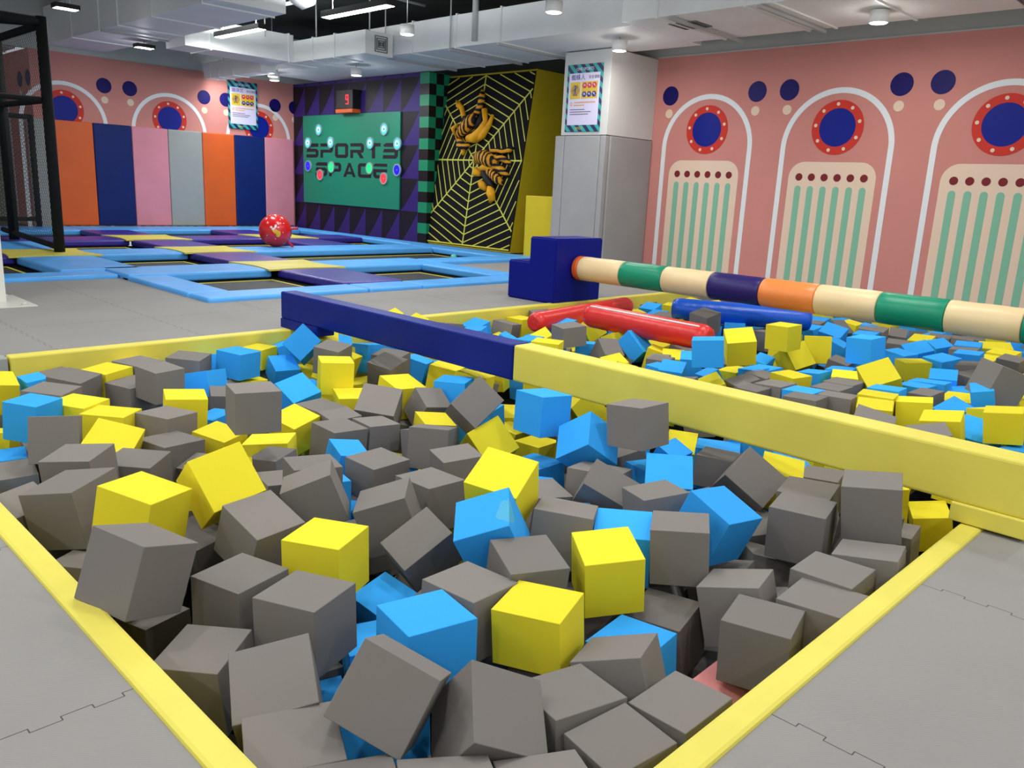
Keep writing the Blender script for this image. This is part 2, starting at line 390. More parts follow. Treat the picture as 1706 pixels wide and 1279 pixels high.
# ------------------------------------------------------------------ posters
def poster(fr, u0, v0, u1, v1, title, label, loc):
    t = thing('safety_poster', label, 'poster', loc, 'safety posters')
    w, h = u1-u0, v1-v0
    bm = bmesh.new(); poly(bm, fr, rect(u0, v0, u1, v1), .002, .02, 0); obj('striped_border', bm, M_BORD, t)
    bm = bmesh.new(); poly(bm, fr, rect(u0+.06*w, v0+.1*h, u1-.06*w, v1-.13*h), .018, .023, 0); obj('sheet', bm, M_PAPER, t)
    text('header_text', 'ONE SPORTS', .055*w/.7*1.1, fr, u0+.5*w, v1-.09*h, .021, M_PAPER, t, center=True)
    text('footer_text', '/////////', .06, fr, u0+.3*w, v0+.03*h, .021, M_PYEL, t)
    text('title_text', title, .095, fr, u0+.12*w, v1-.225*h, .024, M_PNAVY, t)
    text('subtitle_text', '安全须知', .055, fr, u0+.62*w, v1-.215*h, .024, M_LETTER, t)
    bm = bmesh.new()
    poly(bm, fr, rect(u0+.11*w, v0+.49*h, u0+.40*w, v0+.74*h), .022, .0245, 0)
    poly(bm, fr, rect(u0+.43*w, v0+.49*h, u0+.89*w, v0+.74*h), .022, .0245, 0)
    obj('yellow_panels', bm, M_PYEL, t)
    def hexa(u, v, r): return [(u+r*math.cos(PI/3*k), v+r*math.sin(PI/3*k)) for k in range(6)]
    bm = bmesh.new(); poly(bm, fr, hexa(u0+.255*w, v0+.615*h, .135*w), .024, .0255, 0); obj('hexagon', bm, M_PTAN, t)
    bm = bmesh.new(); cu, cv = u0+.255*w, v0+.615*h
    poly(bm, fr, circ(cu, cv+.085*w, .022*w, 12), .025, .027)
    poly(bm, fr, [(cu-.02*w, cv+.055*w), (cu+.02*w, cv+.055*w), (cu+.014*w, cv-.03*w), (cu-.014*w, cv-.03*w)], .025, .027)
    poly(bm, fr, [(cu-.075*w, cv-.005*w), (cu-.068*w, cv-.018*w), (cu+.078*w, cv+.075*w), (cu+.07*w, cv+.088*w)], .025, .027)
    poly(bm, fr, [(cu-.014*w, cv-.03*w), (cu, cv-.03*w), (cu-.03*w, cv-.115*w), (cu-.05*w, cv-.115*w)], .025, .027)
    poly(bm, fr, [(cu, cv-.03*w), (cu+.014*w, cv-.03*w), (cu+.05*w, cv-.115*w), (cu+.03*w, cv-.115*w)], .025, .027)
    obj('figure', bm, M_PNAVY, t)
    for row, mm in ((.685, M_PRED), (.555, M_PNAVY)):
        for k in range(3):
            bm = bmesh.new(); cu, cv = u0+(.52+.14*k)*w, v0+row*h
            poly(bm, fr, hexa(cu, cv, .068*w), .024, .0255, 0)
            poly(bm, fr, [(cu-.03*w, cv-.006*w+.012*w*k), (cu+.03*w, cv-.006*w-.01*w*k), (cu+.03*w, cv+.008*w-.01*w*k), (cu-.03*w, cv+.008*w+.012*w*k)], .025, .0265, 1)
            poly(bm, fr, circ(cu, cv+.02*w, .012*w, 10), .025, .0265, 1)
            obj('rule_symbol', bm, [mm, M_PAPER], t)
    bm = bmesh.new()
    band(bm, fr, circ(u0+.16*w, v0+.415*h, .03*w, 20), circ(u0+.16*w, v0+.415*h, .04*w, 20), .022, .0245)
    poly(bm, fr, rect(u0+.153*w, v0+.40*h, u0+.167*w, v0+.43*h), .022, .0245)
    for k in range(14): poly(bm, fr, rect(u0+(.24+.044*k)*w, v0+.425*h, u0+(.272+.044*k)*w, v0+.447*h), .022, .0245)
    for k in range(7): poly(bm, fr, rect(u0+(.24+.044*k)*w, v0+.385*h, u0+(.272+.044*k)*w, v0+.405*h), .022, .0245)
    obj('warning_lines', bm, M_PORNG, t)
    bm = bmesh.new()
    for j, n in enumerate((12, 17, 15)):
        for k in range(n): poly(bm, fr, rect(u0+(.13+.036*k)*w, v0+(.325-.035*j)*h, u0+(.158+.036*k)*w, v0+(.337-.035*j)*h), .022, .0245)
    obj('rule_lines', bm, M_LETTER, t)
poster(FX(10.25), -9.01, 2.09, -8.31, 3.09, '蜘蛛人', 'striped teal bordered safety poster on the white pillar', (10.24, 8.66, 2.09))
poster(FY(17.884), 9.01, 2.19, 9.71, 3.20, '蹦床区', 'striped teal bordered safety poster hanging before the back mural over the striped pads', (9.35, 17.8, 2.19))

# ------------------------------------------------------------------ wall pads on the back wall
names = ['orange', 'dnavy', 'pink', 'lgrey', 'orange', 'dnavy', 'pink']
labs = ['orange upright wall pad at the left end of the row, beside the black cage post', 'navy upright wall pad between the leftmost orange pad and a pink pad',
        'pink upright wall pad between the first navy pad and the grey pad', 'only grey upright wall pad in the coloured row on the back wall',
        'orange upright wall pad right of the grey pad', 'navy upright wall pad in the back row, left of the red ball',
        'pink upright wall pad in the corner beside the dark game wall, behind the red ball']
for k in range(7):
    bm = bmesh.new(); x0 = 5.38+.745*k; box(bm, (x0+.003,17.82,.05), (min(x0+.742,10.64),17.899,2.05), 0, .02)
    tag(obj('wall_pad', bm, V[names[k]]), labs[k], 'wall pad', 'coloured pads along the back wall')
bm = bmesh.new(); box(bm, (4.95,17.8,.0), (5.36,17.899,2.05), 0, .02); tag(obj('wall_pad', bm, V['lgrey']), 'grey wall pad seen through the black netting at the wall corner', 'wall pad')

# ------------------------------------------------------------------ game board
t = thing('game_board', 'green wall game board reading SPORTS SPACE with round light buttons', 'game board', (10.62, 15.6, .64))
FRB = FX(10.65)
bm = bmesh.new(); poly(bm, FRB, rect(-17.44, .635, -13.78, 2.575), .002, .03, 0); obj('panel', bm, M_BOARD, t)
def glyph(ch):
    """stencil letters as lists of convex polygons in a box 1 wide, 1 high"""
    w = .24
    if ch == 'S': return [[(.08,.76),(1,.76),(1,1),(.2,1),(0,.86)], [(0,.40),(.08,.62),(1-.16,.62),(1,.5),(1,.40)], [(.78,.40),(1,.40),(1,.14),(.86,0),(.78,.2)], [(0,0),(.86,0),(.9,.22),(0,.22)]]
    if ch == 'P': return [[(0,.78),(0,1),(.86,1),(1,.86),(1,.78)], [(.78,.78),(1,.78),(1,.5),(.78,.5)], [(.0,.56),(.0,.36),(.9,.36),(1,.5),(1,.56)], [(0,0),(.2,0),(.2,.36),(0,.36)]]
    if ch == 'O': return [[(0,.14),(.22,.2),(.22,.8),(0,.86)], [(0,.86),(.14,1),(.86,1),(1,.86),(.8,.78),(.2,.78)], [(1,.14),(1,.86),(.78,.8),(.78,.2)], [(0,.14),(.2,.22),(.8,.22),(1,.14),(.86,0),(.14,0)]]
    if ch == 'R': return [[(0,.78),(0,1),(.86,1),(1,.86),(1,.78)], [(.78,.78),(1,.78),(1,.5),(.78,.5)], [(.0,.56),(.0,.36),(.9,.36),(1,.5),(1,.56)], [(0,0),(.2,0),(.2,.36),(0,.36)], [(.5,.36),(.76,.36),(1,0),(.74,0)]]
    if ch == 'T': return [[(0,.78),(0,1),(1,1),(1,.78)], [(.4,0),(.62,0),(.62,.78),(.4,.78)]]
    if ch == 'A': return [[(0,0),(.22,0),(.58,1),(.42,1)], [(.78,0),(1,0),(.58,1),(.5,.78)], [(.3,.2),(.7,.2),(.66,.38),(.34,.38)]]
    if ch == 'C': return [[(0,.14),(.22,.2),(.22,.8),(0,.86)], [(0,.86),(.14,1),(1,1),(1,.78),(.2,.78)], [(0,.14),(.2,.22),(1,.22),(1,0),(.14,0)]]
    if ch == 'E': return [[(0,.86),(.14,1),(1,1),(1,.8),(0,.8)], [(0,.4),(0,.62),(1,.62),(1,.42)], [(0,.4),(.2,.4),(.22,.2),(0,.14)], [(0,.14),(.2,.22),(1,.22),(1,0),(.14,0)]]
def word(s, u0, u1, v0, v1):
    n = len(s); pitch = (u1-u0)/(n-.15); w = pitch*.85
    for k, ch in enumerate(s):
        bm = bmesh.new()
        for j, p in enumerate(glyph(ch)): poly(bm, FRB, [(u0+pitch*k+x*w, v0+y*(v1-v0)) for x, y in p], .03, .034+.0003*j, 0)
        obj('letter', bm, M_LETTER, t)
word('SPORTS', -17.3, -13.84, 1.655, 1.965); word('SPACE', -16.92, -14.2, 1.25, 1.55)
M_BTN = {'c': mat('button_cyan_lit', (40,200,250), .3, .5, emit=.9), 'w': mat('button_white_lit', (250,250,240), .3, .5, emit=.9), 'b': mat('button_blue_lit', (20,20,250), .3, .5, emit=.8),
         'g': mat('button_green_lit', (20,225,120), .3, .5, emit=.8), 'r': mat('button_red_lit', (250,50,60), .3, .5, emit=.8), 'm': mat('button_rim', (150,170,170), .35, .5)}
for y, z, c in ((16.75,2.26,'c'), (14.29,2.24,'c'), (17.21,1.98,'c'), (16.27,1.985,'c'), (14.78,1.965,'c'), (13.84,1.95,'c'), (17.21,1.46,'b'), (16.25,1.45,'g'), (14.8,1.45,'g'), (13.84,1.43,'b'), (16.71,1.27,'r'), (14.29,1.25,'r')):
    bm = bmesh.new(); band(bm, FRB, circ(-y, z, .10), circ(-y, z, .125), .03, .06)
    b = obj('button_rim', bm, M_BTN['m'], t)
    bm = bmesh.new()
    if c == 'c':
        poly(bm, FRB, circ(-y, z, .10), .03, .050, 0)
        band(bm, FRB, circ(-y-.012, z, .035), circ(-y-.012, z+.005, .06), .049, .054, 1)
        poly(bm, FRB, circ(-y+.01, z, .02), .049, .056, 2)
        obj('light', bm, [M_BTN['c'], M_BTN['w'], M_BOARD], b)
    else:
        poly(bm, FRB, circ(-y, z, .10), .03, .052, 0); poly(bm, FRB, circ(-y, z, .014, 12), .05, .058, 1); obj('light', bm, [M_BTN[c], M_BTN['m']], b)
t = thing('score_display', 'small black score display with a red digit above the green game board', 'display', (10.5, 15.5, 2.58))
bm = bmesh.new(); box(bm, (10.45,15.2,2.66), (10.65,15.83,3.05), 0, .01); obj('case', bm, M_BLACKP, t)
bm = bmesh.new(); box(bm, (10.44,15.2,2.58), (10.66,15.83,2.66), 0, .01); obj('lower_trim', bm, V['orange'], t)
M_DIG = mat('red_led', (255,30,40), .4, .3, emit=3)
bm = bmesh.new(); fd = FX(10.45); c, z = -15.44, 2.76
for s in (((0,.22),(.1,.22)), ((0,.11),(.1,.11)), ((0,.0),(.1,.0)), ((0,.11),(0,.22)), ((.1,0),(.1,.11)), ((.1,.11),(.1,.22))):
    (a, b), (e, f) = s
    poly(bm, fd, rect(c+min(a, e)*.8-.008, z+min(b, f)*.8-.008, c+max(a, e)*.8+.008, z+max(b, f)*.8+.008), 0, .006+random.random()*.001)
obj('digit', bm, M_DIG, t)

# ------------------------------------------------------------------ leaning web climbing wall
t = thing('climbing_wall', 'black leaning climbing wall with a yellow spider web pattern and yellow side', 'climbing wall', (10.9, 11.8, 0))
up = Vector((.48, 0, 3.2)).normalized(); nrm = Vector((-up.z, 0, up.x))
def FW(u, v, d): return Vector((10.7, 0, .05)) + up*v + Vector((0, -u, 0)) + nrm*d
bm = bmesh.new()
for (y0, y1) in ((10.585, 13.1),):
    P = [(10.71,.02), (12.45,.02), (12.45,3.26), (11.19,3.26)]
    A = [bm.verts.new((x, y0, z)) for x, z in P]; B = [bm.verts.new((x, y1, z)) for x, z in P]
    bm.faces.new(A); bm.faces.new(B[::-1])
    for k in range(4): bm.faces.new((A[k], A[(k+1) % 4], B[(k+1) % 4], B[k]))
obj('body', bm, M_WEBSIDE, t)
bm = bmesh.new(); poly(bm, FW, rect(-13.1, 0.0, -10.585, 3.21), 0, .012); obj('black_face', bm, M_WEBBLK, t)
bm = bmesh.new()
cu, cv = -11.87, 1.63; lo_u, hi_u, lo_v, hi_v = -13.09, -10.6, .01, 3.2
def clip(a, b):
    t0, t1 = 0., 1.; dx, dy = b[0]-a[0], b[1]-a[1]
    for p, q in ((-dx, a[0]-lo_u), (dx, hi_u-a[0]), (-dy, a[1]-lo_v), (dy, hi_v-a[1])):
        if abs(p) < 1e-9:
            if q < 0: return None
        else:
            r = q/p
            if p < 0: t0 = max(t0, r)
            else: t1 = min(t1, r)
    return None if t0 >= t1 else ((a[0]+dx*t0, a[1]+dy*t0), (a[0]+dx*t1, a[1]+dy*t1))
def strip(a, b, w, d):
    c = clip(a, b)
    if not c: return
    (x0, y0), (x1, y1) = c; L = math.hypot(x1-x0, y1-y0)
    if L < .01: return
    nx, ny = -(y1-y0)/L*w, (x1-x0)/L*w
    poly(bm, FW, [(x0+nx, y0+ny), (x1+nx, y1+ny), (x1-nx, y1-ny), (x0-nx, y0-ny)], .011, d)
sp = [(math.cos(PI/4*k), math.sin(PI/4*k)) for k in range(8)]
for k in range(8): strip((cu, cv), (cu+sp[k][0]*3, cv+sp[k][1]*3), .013, .018)
for j in range(1, 18):
    for k in range(8):
        a, b = sp[k], sp[(k+1) % 8]; r = .157*j
        strip((cu+a[0]*r, cv+a[1]*r), (cu+b[0]*r, cv+b[1]*r), .010, .0165+.0005*(k % 2))
strip((-13.08, .02), (-10.6, .02), .012, .019)
obj('web_lines', bm, M_WEBY, t)
bm = bmesh.new(); box(bm, (10.3,9.22,0), (11.44,9.86,1.07), 0, .012); tag(obj('padded_box', bm, M_WEBSIDE), 'low yellow padded box beside the leaning climbing wall', 'padded box')

# two striped jump suits stuck on the climbing wall
def suit(label, limbs, loc):
    t = thing('striped_suit', label, 'suit', loc, 'striped suits on the climbing wall')
    for nm, pts, rad, m in limbs:
        bm = bmesh.new(); sweep(bm, [FW(-y, s, .014+r*1.0) for (y, s), r in zip(pts, rad)], rad, 10)
        o = obj(nm, bm, m, t)
    return t
suit('upper black and orange striped suit hanging on the spider web wall', [
    ('torso', [(12.40,2.02),(12.28,2.12),(12.12,2.22),(11.98,2.36),(11.92,2.5)], [.05,.09,.12,.11,.05], M_SUITB),
    ('back_panel', [(12.3,2.3),(12.2,2.38),(12.1,2.46)], [.04,.08,.03], M_SUITK),
    ('sleeve', [(12.2,2.34),(12.30,2.46),(12.38,2.6),(12.5,2.72)], [.05,.05,.05,.025], M_SUITY),
    ('sleeve', [(11.92,2.46),(11.86,2.62),(11.82,2.74),(11.86,2.86),(11.9,2.96)], [.07,.06,.07,.05,.015], M_SUITA),
    ('trouser_leg', [(12.05,2.02),(11.86,2.02),(11.72,2.16),(11.66,2.34),(11.72,2.56)], [.07,.1,.08,.05,.06], M_SUITY),
    ('trouser_leg', [(11.85,1.98),(11.66,2.08),(11.54,2.28),(11.5,2.46)], [.05,.07,.05,.03], M_SUITY),
    ('trouser_leg', [(11.9,2.2),(11.8,2.34),(11.78,2.5)], [.05,.06,.04], M_SUITK),
    ('collar', [(12.46,2.3),(12.56,2.22),(12.5,2.1)], [.03,.05,.025], M_SUITY),
    ('cuff', [(12.6,2.76),(12.52,2.66),(12.46,2.6)], [.02,.04,.03], M_SUITY),
    ('trouser_leg', [(12.34,2.02),(12.22,1.9),(12.1,1.86),(12.02,1.92)], [.05,.09,.08,.04], M_SUITA),
    ('cuff', [(12.2,1.88),(12.16,1.8),(12.18,1.72)], [.05,.05,.03], M_SUITY)], FW(-12.0, 2.3, 0))
suit('lower black and orange striped suit hanging on the spider web wall', [
    ('torso', [(11.76,1.58),(11.64,1.66),(11.48,1.66),(11.3,1.6),(11.16,1.54)], [.05,.11,.14,.13,.06], M_SUITB),
    ('belt', [(11.6,1.46),(11.42,1.5),(11.24,1.46)], [.05,.09,.05], M_SUITY),
    ('sleeve', [(11.4,1.8),(11.22,1.8),(11.04,1.78),(10.9,1.82),(10.84,1.86)], [.04,.05,.05,.06,.02], M_SUITA),
    ('sleeve', [(11.24,1.66),(11.06,1.66),(10.9,1.6),(10.84,1.54)], [.07,.06,.05,.03], M_SUITA),
    ('trouser_leg', [(11.2,1.52),(11.05,1.46),(10.95,1.4),(10.86,1.34)], [.08,.07,.07,.03], M_SUITA),
    ('trouser_leg', [(11.36,1.42),(11.2,1.34),(11.06,1.26),(10.96,1.2)], [.07,.08,.08,.03], M_SUITB),
    ('trouser_leg', [(11.5,1.42),(11.38,1.3),(11.26,1.18),(11.2,1.1)], [.06,.08,.07,.05], M_SUITK),
    ('collar', [(11.76,1.46),(11.68,1.38),(11.58,1.36)], [.04,.08,.04], M_SUITY),
    ('cuff', [(11.26,1.14),(11.2,1.02),(11.16,.92),(11.24,.86)], [.06,.09,.07,.03], M_SUITY),
    ('cuff', [(11.54,1.2),(11.44,1.14),(11.38,1.08)], [.06,.08,.04], M_SUITY)], FW(-11.3, 1.5, 0))

# ------------------------------------------------------------------ trampoline field
def pad(x0, y0, x1, y1, key, label, z=.06, bev=.028, cat='trampoline pad', grp='trampoline frame pads', name='trampoline_pad', z0=-.04):
    bm = bmesh.new(); box(bm, (x0+.004, y0+.004, z0), (x1-.004, y1-.004, z), 0, bev, 3)
    return tag(obj(name, bm, V[key]), label, cat, grp)
def corner(x0, y0, x1, y1, label):
    bm = bmesh.new(); z = .066; n = 10; cx, cy = (x0+x1)/2, (y0+y1)/2
    # four-pointed sheet with inward curved sides lying over the pad crossing
    pts = []
    C = [(x0-.1, y0-.1), (x1+.1, y0-.1), (x1+.1, y1+.1), (x0-.1, y1+.1)]
    for k in range(4):
        a, b = C[k], C[(k+1) % 4]
        for j in range(n):
            s = j/n; px, py = a[0]+(b[0]-a[0])*s, a[1]+(b[1]-a[1])*s
            q = math.sin(PI*s)*.13; pts.append((px+(cx-px)*q, py+(cy-py)*q))
    poly(bm, lambda u, v, d: Vector((u, v, d)), pts, .052, z+.006)
    return tag(obj('corner_cover', bm, V['padyel']), label, 'corner cover', 'yellow covers on the trampoline pad crossings')
YA = (9.2, 10.05); YB = (11.55, 12.4); YC = (13.95, 14.85); YD = (16.35, 17.4)
XA = (2.95, 3.85); XB = (5.15, 6.05); XC = (7.75, 8.65)
pad(3.42,7.3,5.25,7.74,'lblue','light blue edge pad at the front left corner of the trampoline field', .045)
pad(5.25,7.3,6.0,7.74,'lblue','short light blue edge pad in the front row, behind the blue beam end', .045)
pad(6.0,7.3,7.95,7.74,'lblue','light blue front edge pad with faded print, left of the stepped block', .045)
pad(3.42,7.74,3.86,9.4,'lblue','light blue left edge pad slanting beside the nearest trampoline', .045)
pad(7.5,7.74,7.95,9.2,'lblue','light blue right edge pad of the front trampoline nearest the stepped block')
pad(5.2,7.74,6.05,9.2,'purple','purple pad between the two nearest trampolines')
pad(3.42,9.2,5.15,10.05,'lblue','wrinkled light blue pad behind the nearest left trampoline')
pad(6.05,9.2,7.95,10.05,'lblue','light blue pad behind the nearest right trampoline')
corner(XB[0],YA[0],XB[1],YA[1],'nearest yellow cover, over the crossing by the two front trampolines')
pad(7.95,9.42,10.3,9.9,'lblue','light blue edge pad running right behind the stepped block')
pad(1.2,9.45,3.42,9.9,'lblue','light blue edge pad at the far left behind the white column foot', .045)
pad(2.95,9.9,3.85,11.55,'lblue','light blue pad in front of the cage post')
pad(XB[0],10.05,XB[1],11.55,'purple','purple pad in the middle of the second trampoline row')
pad(XA[1],YB[0],XB[0],YB[1],'lblue','light blue pad with faded white print right of the cage post')
pad(XB[1],YB[0],9.7,YB[1],'lblue','long light blue pad in front of the red ball')
pad(-.6,YB[0],XA[0],YB[1],'purple','purple pad at the left edge behind the white column')
corner(XB[0],YB[0],XB[1],YB[1],'middle yellow cover over the crossing left of the red ball')
corner(XA[0],YB[0],XA[1],YB[1],'yellow cover under the black cage post')
pad(XA[0],YB[1],XA[1],YC[0],'lblue','light blue pad inside the netted cage')
pad(XB[0]+.1,YB[1],XB[1]+.1,YC[0],'purple','purple pad in the third trampoline row left of the red ball')
pad(XC[0],YB[1],XC[1],YC[0],'purple','purple pad behind the red ball')
pad(XA[0],YC[0],XB[0]+.1,YC[1],'purple','purple pad with faded white print behind the cage post')
pad(XB[1]+.1,YC[0],XC[0],YC[1],'purple','long purple pad across the third row, left of the red ball')
pad(XC[1],YC[0],9.85,YC[1],'purple','purple pad below the green game board')
corner(XB[0]+.1,YC[0],XB[1]+.1,YC[1],'furthest left yellow cover near the striped wall pads')
corner(XC[0],YC[0],XC[1],YC[1],'yellow cover partly hidden behind the red ball')
pad(XB[0]+.1,YC[1],XB[1]+.1,YD[0],'purple','purple pad in the last row near the striped wall pads')
pad(XC[0],YC[1],XC[1],YD[0],'purple','purple pad in the last row near the game wall')
pad(3.4,YD[0],5.4,YD[1],'lblue','light blue rear edge pad seen through the netting')
pad(5.4,YD[0],7.9,YD[1],'lblue','light blue rear edge pad below the first pink and grey wall pads')
pad(7.9,YD[0],9.85,YD[1],'lblue','light blue rear edge pad below the second navy wall pad')
pad(9.85,12.4,10.3,17.4,'lblue','narrow light blue edge pad along the dark game wall')
pad(9.7,9.9,10.3,12.4,'lblue','light blue edge pad along the foot of the web climbing wall')
beds = [((3.86,7.74),(5.2,9.2),'front left trampoline bed, nearest the blue beam'), ((6.05,7.74),(7.5,9.2),'front trampoline bed with yellow print left of the stepped block'),
        ((3.85,10.05),(5.15,11.55),'second row trampoline bed left of the purple pad'), ((6.05,10.05),(9.7,11.55),'long trampoline bed between the two light blue pads, holding the small teal ball'),
        ((.6,9.9),(2.95,11.55),'trampoline bed at the left edge behind the white column'), ((XA[1],12.4),(XB[0]+.1,13.95),'third row trampoline bed behind the cage post'),
        ((XB[1]+.1,12.4),(XC[0],13.95),'third row trampoline bed beneath the red ball'), ((XC[1],12.4),(9.85,13.95),'third row trampoline bed below the game board'),
        ((3.85,14.85),(5.25,16.35),'last row trampoline bed at the left'), ((6.15,14.85),(7.75,16.35),'last row trampoline bed in the middle'), ((8.65,14.85),(9.85,16.35),'last row trampoline bed at the right')]
for (a, b, lab) in beds:
    t = thing('trampoline', 'black '+lab, 'trampoline', ((a[0]+b[0])/2, (a[1]+b[1])/2, -.08), 'trampoline beds')
    bm = bmesh.new(); box(bm, (a[0]-.1,a[1]-.1,-.06), (b[0]+.1,b[1]+.1,-.05)); obj('bed', bm, M_BED, t)
    bm = bmesh.new(); fr = lambda u, v, d: Vector((u, v, d)); m = .13
    band(bm, fr, rect(a[0]+m+.03,a[1]+m+.03,b[0]-m-.03,b[1]-m-.03), rect(a[0]+m,a[1]+m,b[0]-m,b[1]-m), -.052, -.045); obj('bed_border', bm, M_BEDY, t)
    bm = bmesh.new(); band(bm, fr, rect(a[0]+m-.02,a[1]+m-.02,b[0]-m+.02,b[1]-m+.02), rect(a[0]-.1,a[1]-.1,b[0]+.1,b[1]+.1), -.051, -.046); obj('spring_gap', bm, M_VOID, t)
    if 'yellow print' in lab:
        bm = bmesh.new()
        for k in range(6):
            c = circ(6.55+.13*k, 8.0+.02*(k % 2), .05+.02*(k % 3), 10, 1.2); poly(bm, fr, c, -.051, -.0475)
        obj('printed_logo', bm, M_BEDY, t)
def ballm(name, c, r, m, parent=None, sx=1):
    bm = bmesh.new(); bmesh.ops.create_uvsphere(bm, u_segments=32, v_segments=20, radius=r)
    for v in bm.verts: v.co = Vector((v.co.x, v.co.y, v.co.z*sx)) + Vector(c)
    for f in bm.faces: f.smooth = True
    return obj(name, bm, m, parent)
M_RB = mat('balloon_red', (224,30,34), .22, .6)
t = thing('red_ball', 'large shiny red inflated ball with a yellow and white print', 'ball', (6.95, 12.35, .02))
rc = Vector((6.95, 12.3, .32)); rr = .262
ballm('ball_skin', rc, rr, M_RB, t)
tocam = (Vector((0,0,1.17))-rc).normalized(); sx_ = Vector((0,0,1)).cross(tocam).normalized(); sy_ = tocam.cross(sx_)
def onball(a, b, r_=rr+.001):   # a to the right, b up, in ball radii
    z = math.sqrt(max(0, 1-a*a-b*b)); return rc+(sx_*a+sy_*b+tocam*z)*r_
def decal(bm, a, b, ra, rb, rot, mi, n=14):
    ring = []
    for k in range(n):
        x, y = ra*math.cos(2*PI*k/n), rb*math.sin(2*PI*k/n)
        ring.append(bm.verts.new(onball(a+x*math.cos(rot)-y*math.sin(rot), b+x*math.sin(rot)+y*math.cos(rot), rr+.002)))
    c = bm.verts.new(onball(a, b, rr+.004))
    for k in range(n): f = bm.faces.new((ring[k], ring[(k+1) % n], c)); f.material_index = mi
bm = bmesh.new()
decal(bm, .05, -.08, .26, .13, -.5, 0); decal(bm, .18, -.2, .13, .2, -.3, 0); decal(bm, -.12, .1, .1, .07, .4, 1); decal(bm, .02, .26, .07, .12, -.3, 1)
decal(bm, -.24, .2, .07, .07, 0, 1); decal(bm, .18, .2, .06, .04, .3, 1)
for a, b in ((-.2,.72),(.3,.68),(.05,.85),(-.45,.5),(.5,.45),(-.5,-.3),(0,-.5),(.45,-.1)): decal(bm, a, b, .03, .03, 0, 1, 8)
obj('printed_pattern', bm, [mat('print_yellow', (240,180,40), .3, .5), mat('print_white', (240,225,225), .3, .5)], t)
for a, b in ((.93, .12), (.75, -.68)):
    bm = bmesh.new(); p = onball(a, b, rr*.9); d = (p-rc).normalized(); lathe(bm, p, d, [(0,.03),(.04,.02),(.09,.018),(.14,.028)], 10); obj('knot', bm, M_RB, t)
bm = bmesh.new(); tag(ballm('small_ball', (9.2, 10.42, .0), .055, mat('teal_plastic', (90,190,180), .3, .5)), 'small teal ball lying on the trampoline before the web wall', 'ball'); bm.free()

# ------------------------------------------------------------------ netted cage
t = thing('netted_cage', 'black padded tube cage frame with safety netting at the left', 'cage', (3.58, 11.95, .07))
def post(nm, a, b, r=.05): bm = bmesh.new(); cyl(bm, a, b, r, 12); return obj(nm, bm, M_BLACK, t)
post('corner_post', (3.58,11.95,.075), (3.58,11.95,2.98), .066)
post('rear_post', (3.6,14.05,.076), (3.6,14.05,2.98), .07)
post('top_rail', (3.58,11.95,2.92), (.6,11.95,2.92), .055); post('top_rail', (3.6,12,2.9), (3.6,15.9,2.9), .05)
post('middle_rail', (3.58,11.98,1.99), (3.6,15.9,2.02), .038); post('bottom_rail', (3.58,11.98,.13), (3.6,14.6,.19), .04)
post('middle_rail', (3.5,11.95,1.99), (.6,11.95,1.99), .035)
post('roof_brace', (3.55,11.98,2.9), (.8,13.4,2.86), .04)
def net(nm, o, uu, vv, W_, H_, step=.075, th=.0024):
    bm = bmesh.new(); o = Vector(o); uu = Vector(uu); vv = Vector(vv); nn = uu.cross(vv)
    def seg(p, q):
        d = (q-p); L = d.length
        if L < .01: return
        s = d.normalized().cross(nn).normalized()*th; k = nn*th
        a = [bm.verts.new(p+x) for x in (s, k, -s, -k)]; b = [bm.verts.new(q+x) for x in (s, k, -s, -k)]
        for i in range(4): bm.faces.new((a[i], a[(i+1) % 4], b[(i+1) % 4], b[i]))
    n = int((W_+H_)/step)
    for i in range(1, n):
        c = i*step
        x0, y0 = (c, 0) if c <= W_ else (W_, c-W_); x1, y1 = (0, c) if c <= H_ else (c-H_, H_)
        seg(o+uu*x0+vv*y0, o+uu*x1+vv*y1)
        seg(o+uu*(W_-x0)+vv*y0, o+uu*(W_-x1)+vv*y1)
    return obj(nm, bm, M_NET, t)
net('safety_net', (3.6,12.0,.15), (0,1,0), (0,0,1), 3.6, 2.7)
t2 = thing('netted_gate', 'black gate frame with netting standing behind the cage', 'gate', (4.6, 17.3, .06))
t = t2
post('gate_post', (4.87,17.3,.062), (4.87,17.3,2.07), .05); post('gate_post', (3.7,17.3,.062), (3.7,17.3,2.07), .05)
post('gate_rail', (4.87,17.3,2.03), (3.7,17.3,2.03), .045); post('gate_rail', (4.87,17.3,.2), (3.7,17.3,.2), .04)
net('gate_net', (3.72,17.3,.2), (1,0,0), (0,0,1), 1.13, 1.8)

# ------------------------------------------------------------------ white column at the left edge
t = thing('steel_column', 'white square steel column with a bolted base plate at the left edge', 'column', (1.85, 8.15, 0))
bm = bmesh.new(); box(bm, (1.70,8.02,.01), (1.95,8.27,4.3), 0, .006); obj('shaft', bm, M_COL, t)
bm = bmesh.new(); box(bm, (1.52,7.72,0), (2.11,8.45,.012), 0, .003); obj('base_plate', bm, M_FOOT, t)
bm = bmesh.new()
for p in ((2.03,7.82),(1.6,7.82),(2.03,8.37)): cyl(bm, (p[0],p[1],.01), (p[0],p[1],.03), .02, 6)
obj('bolts', bm, M_FOOT, t)

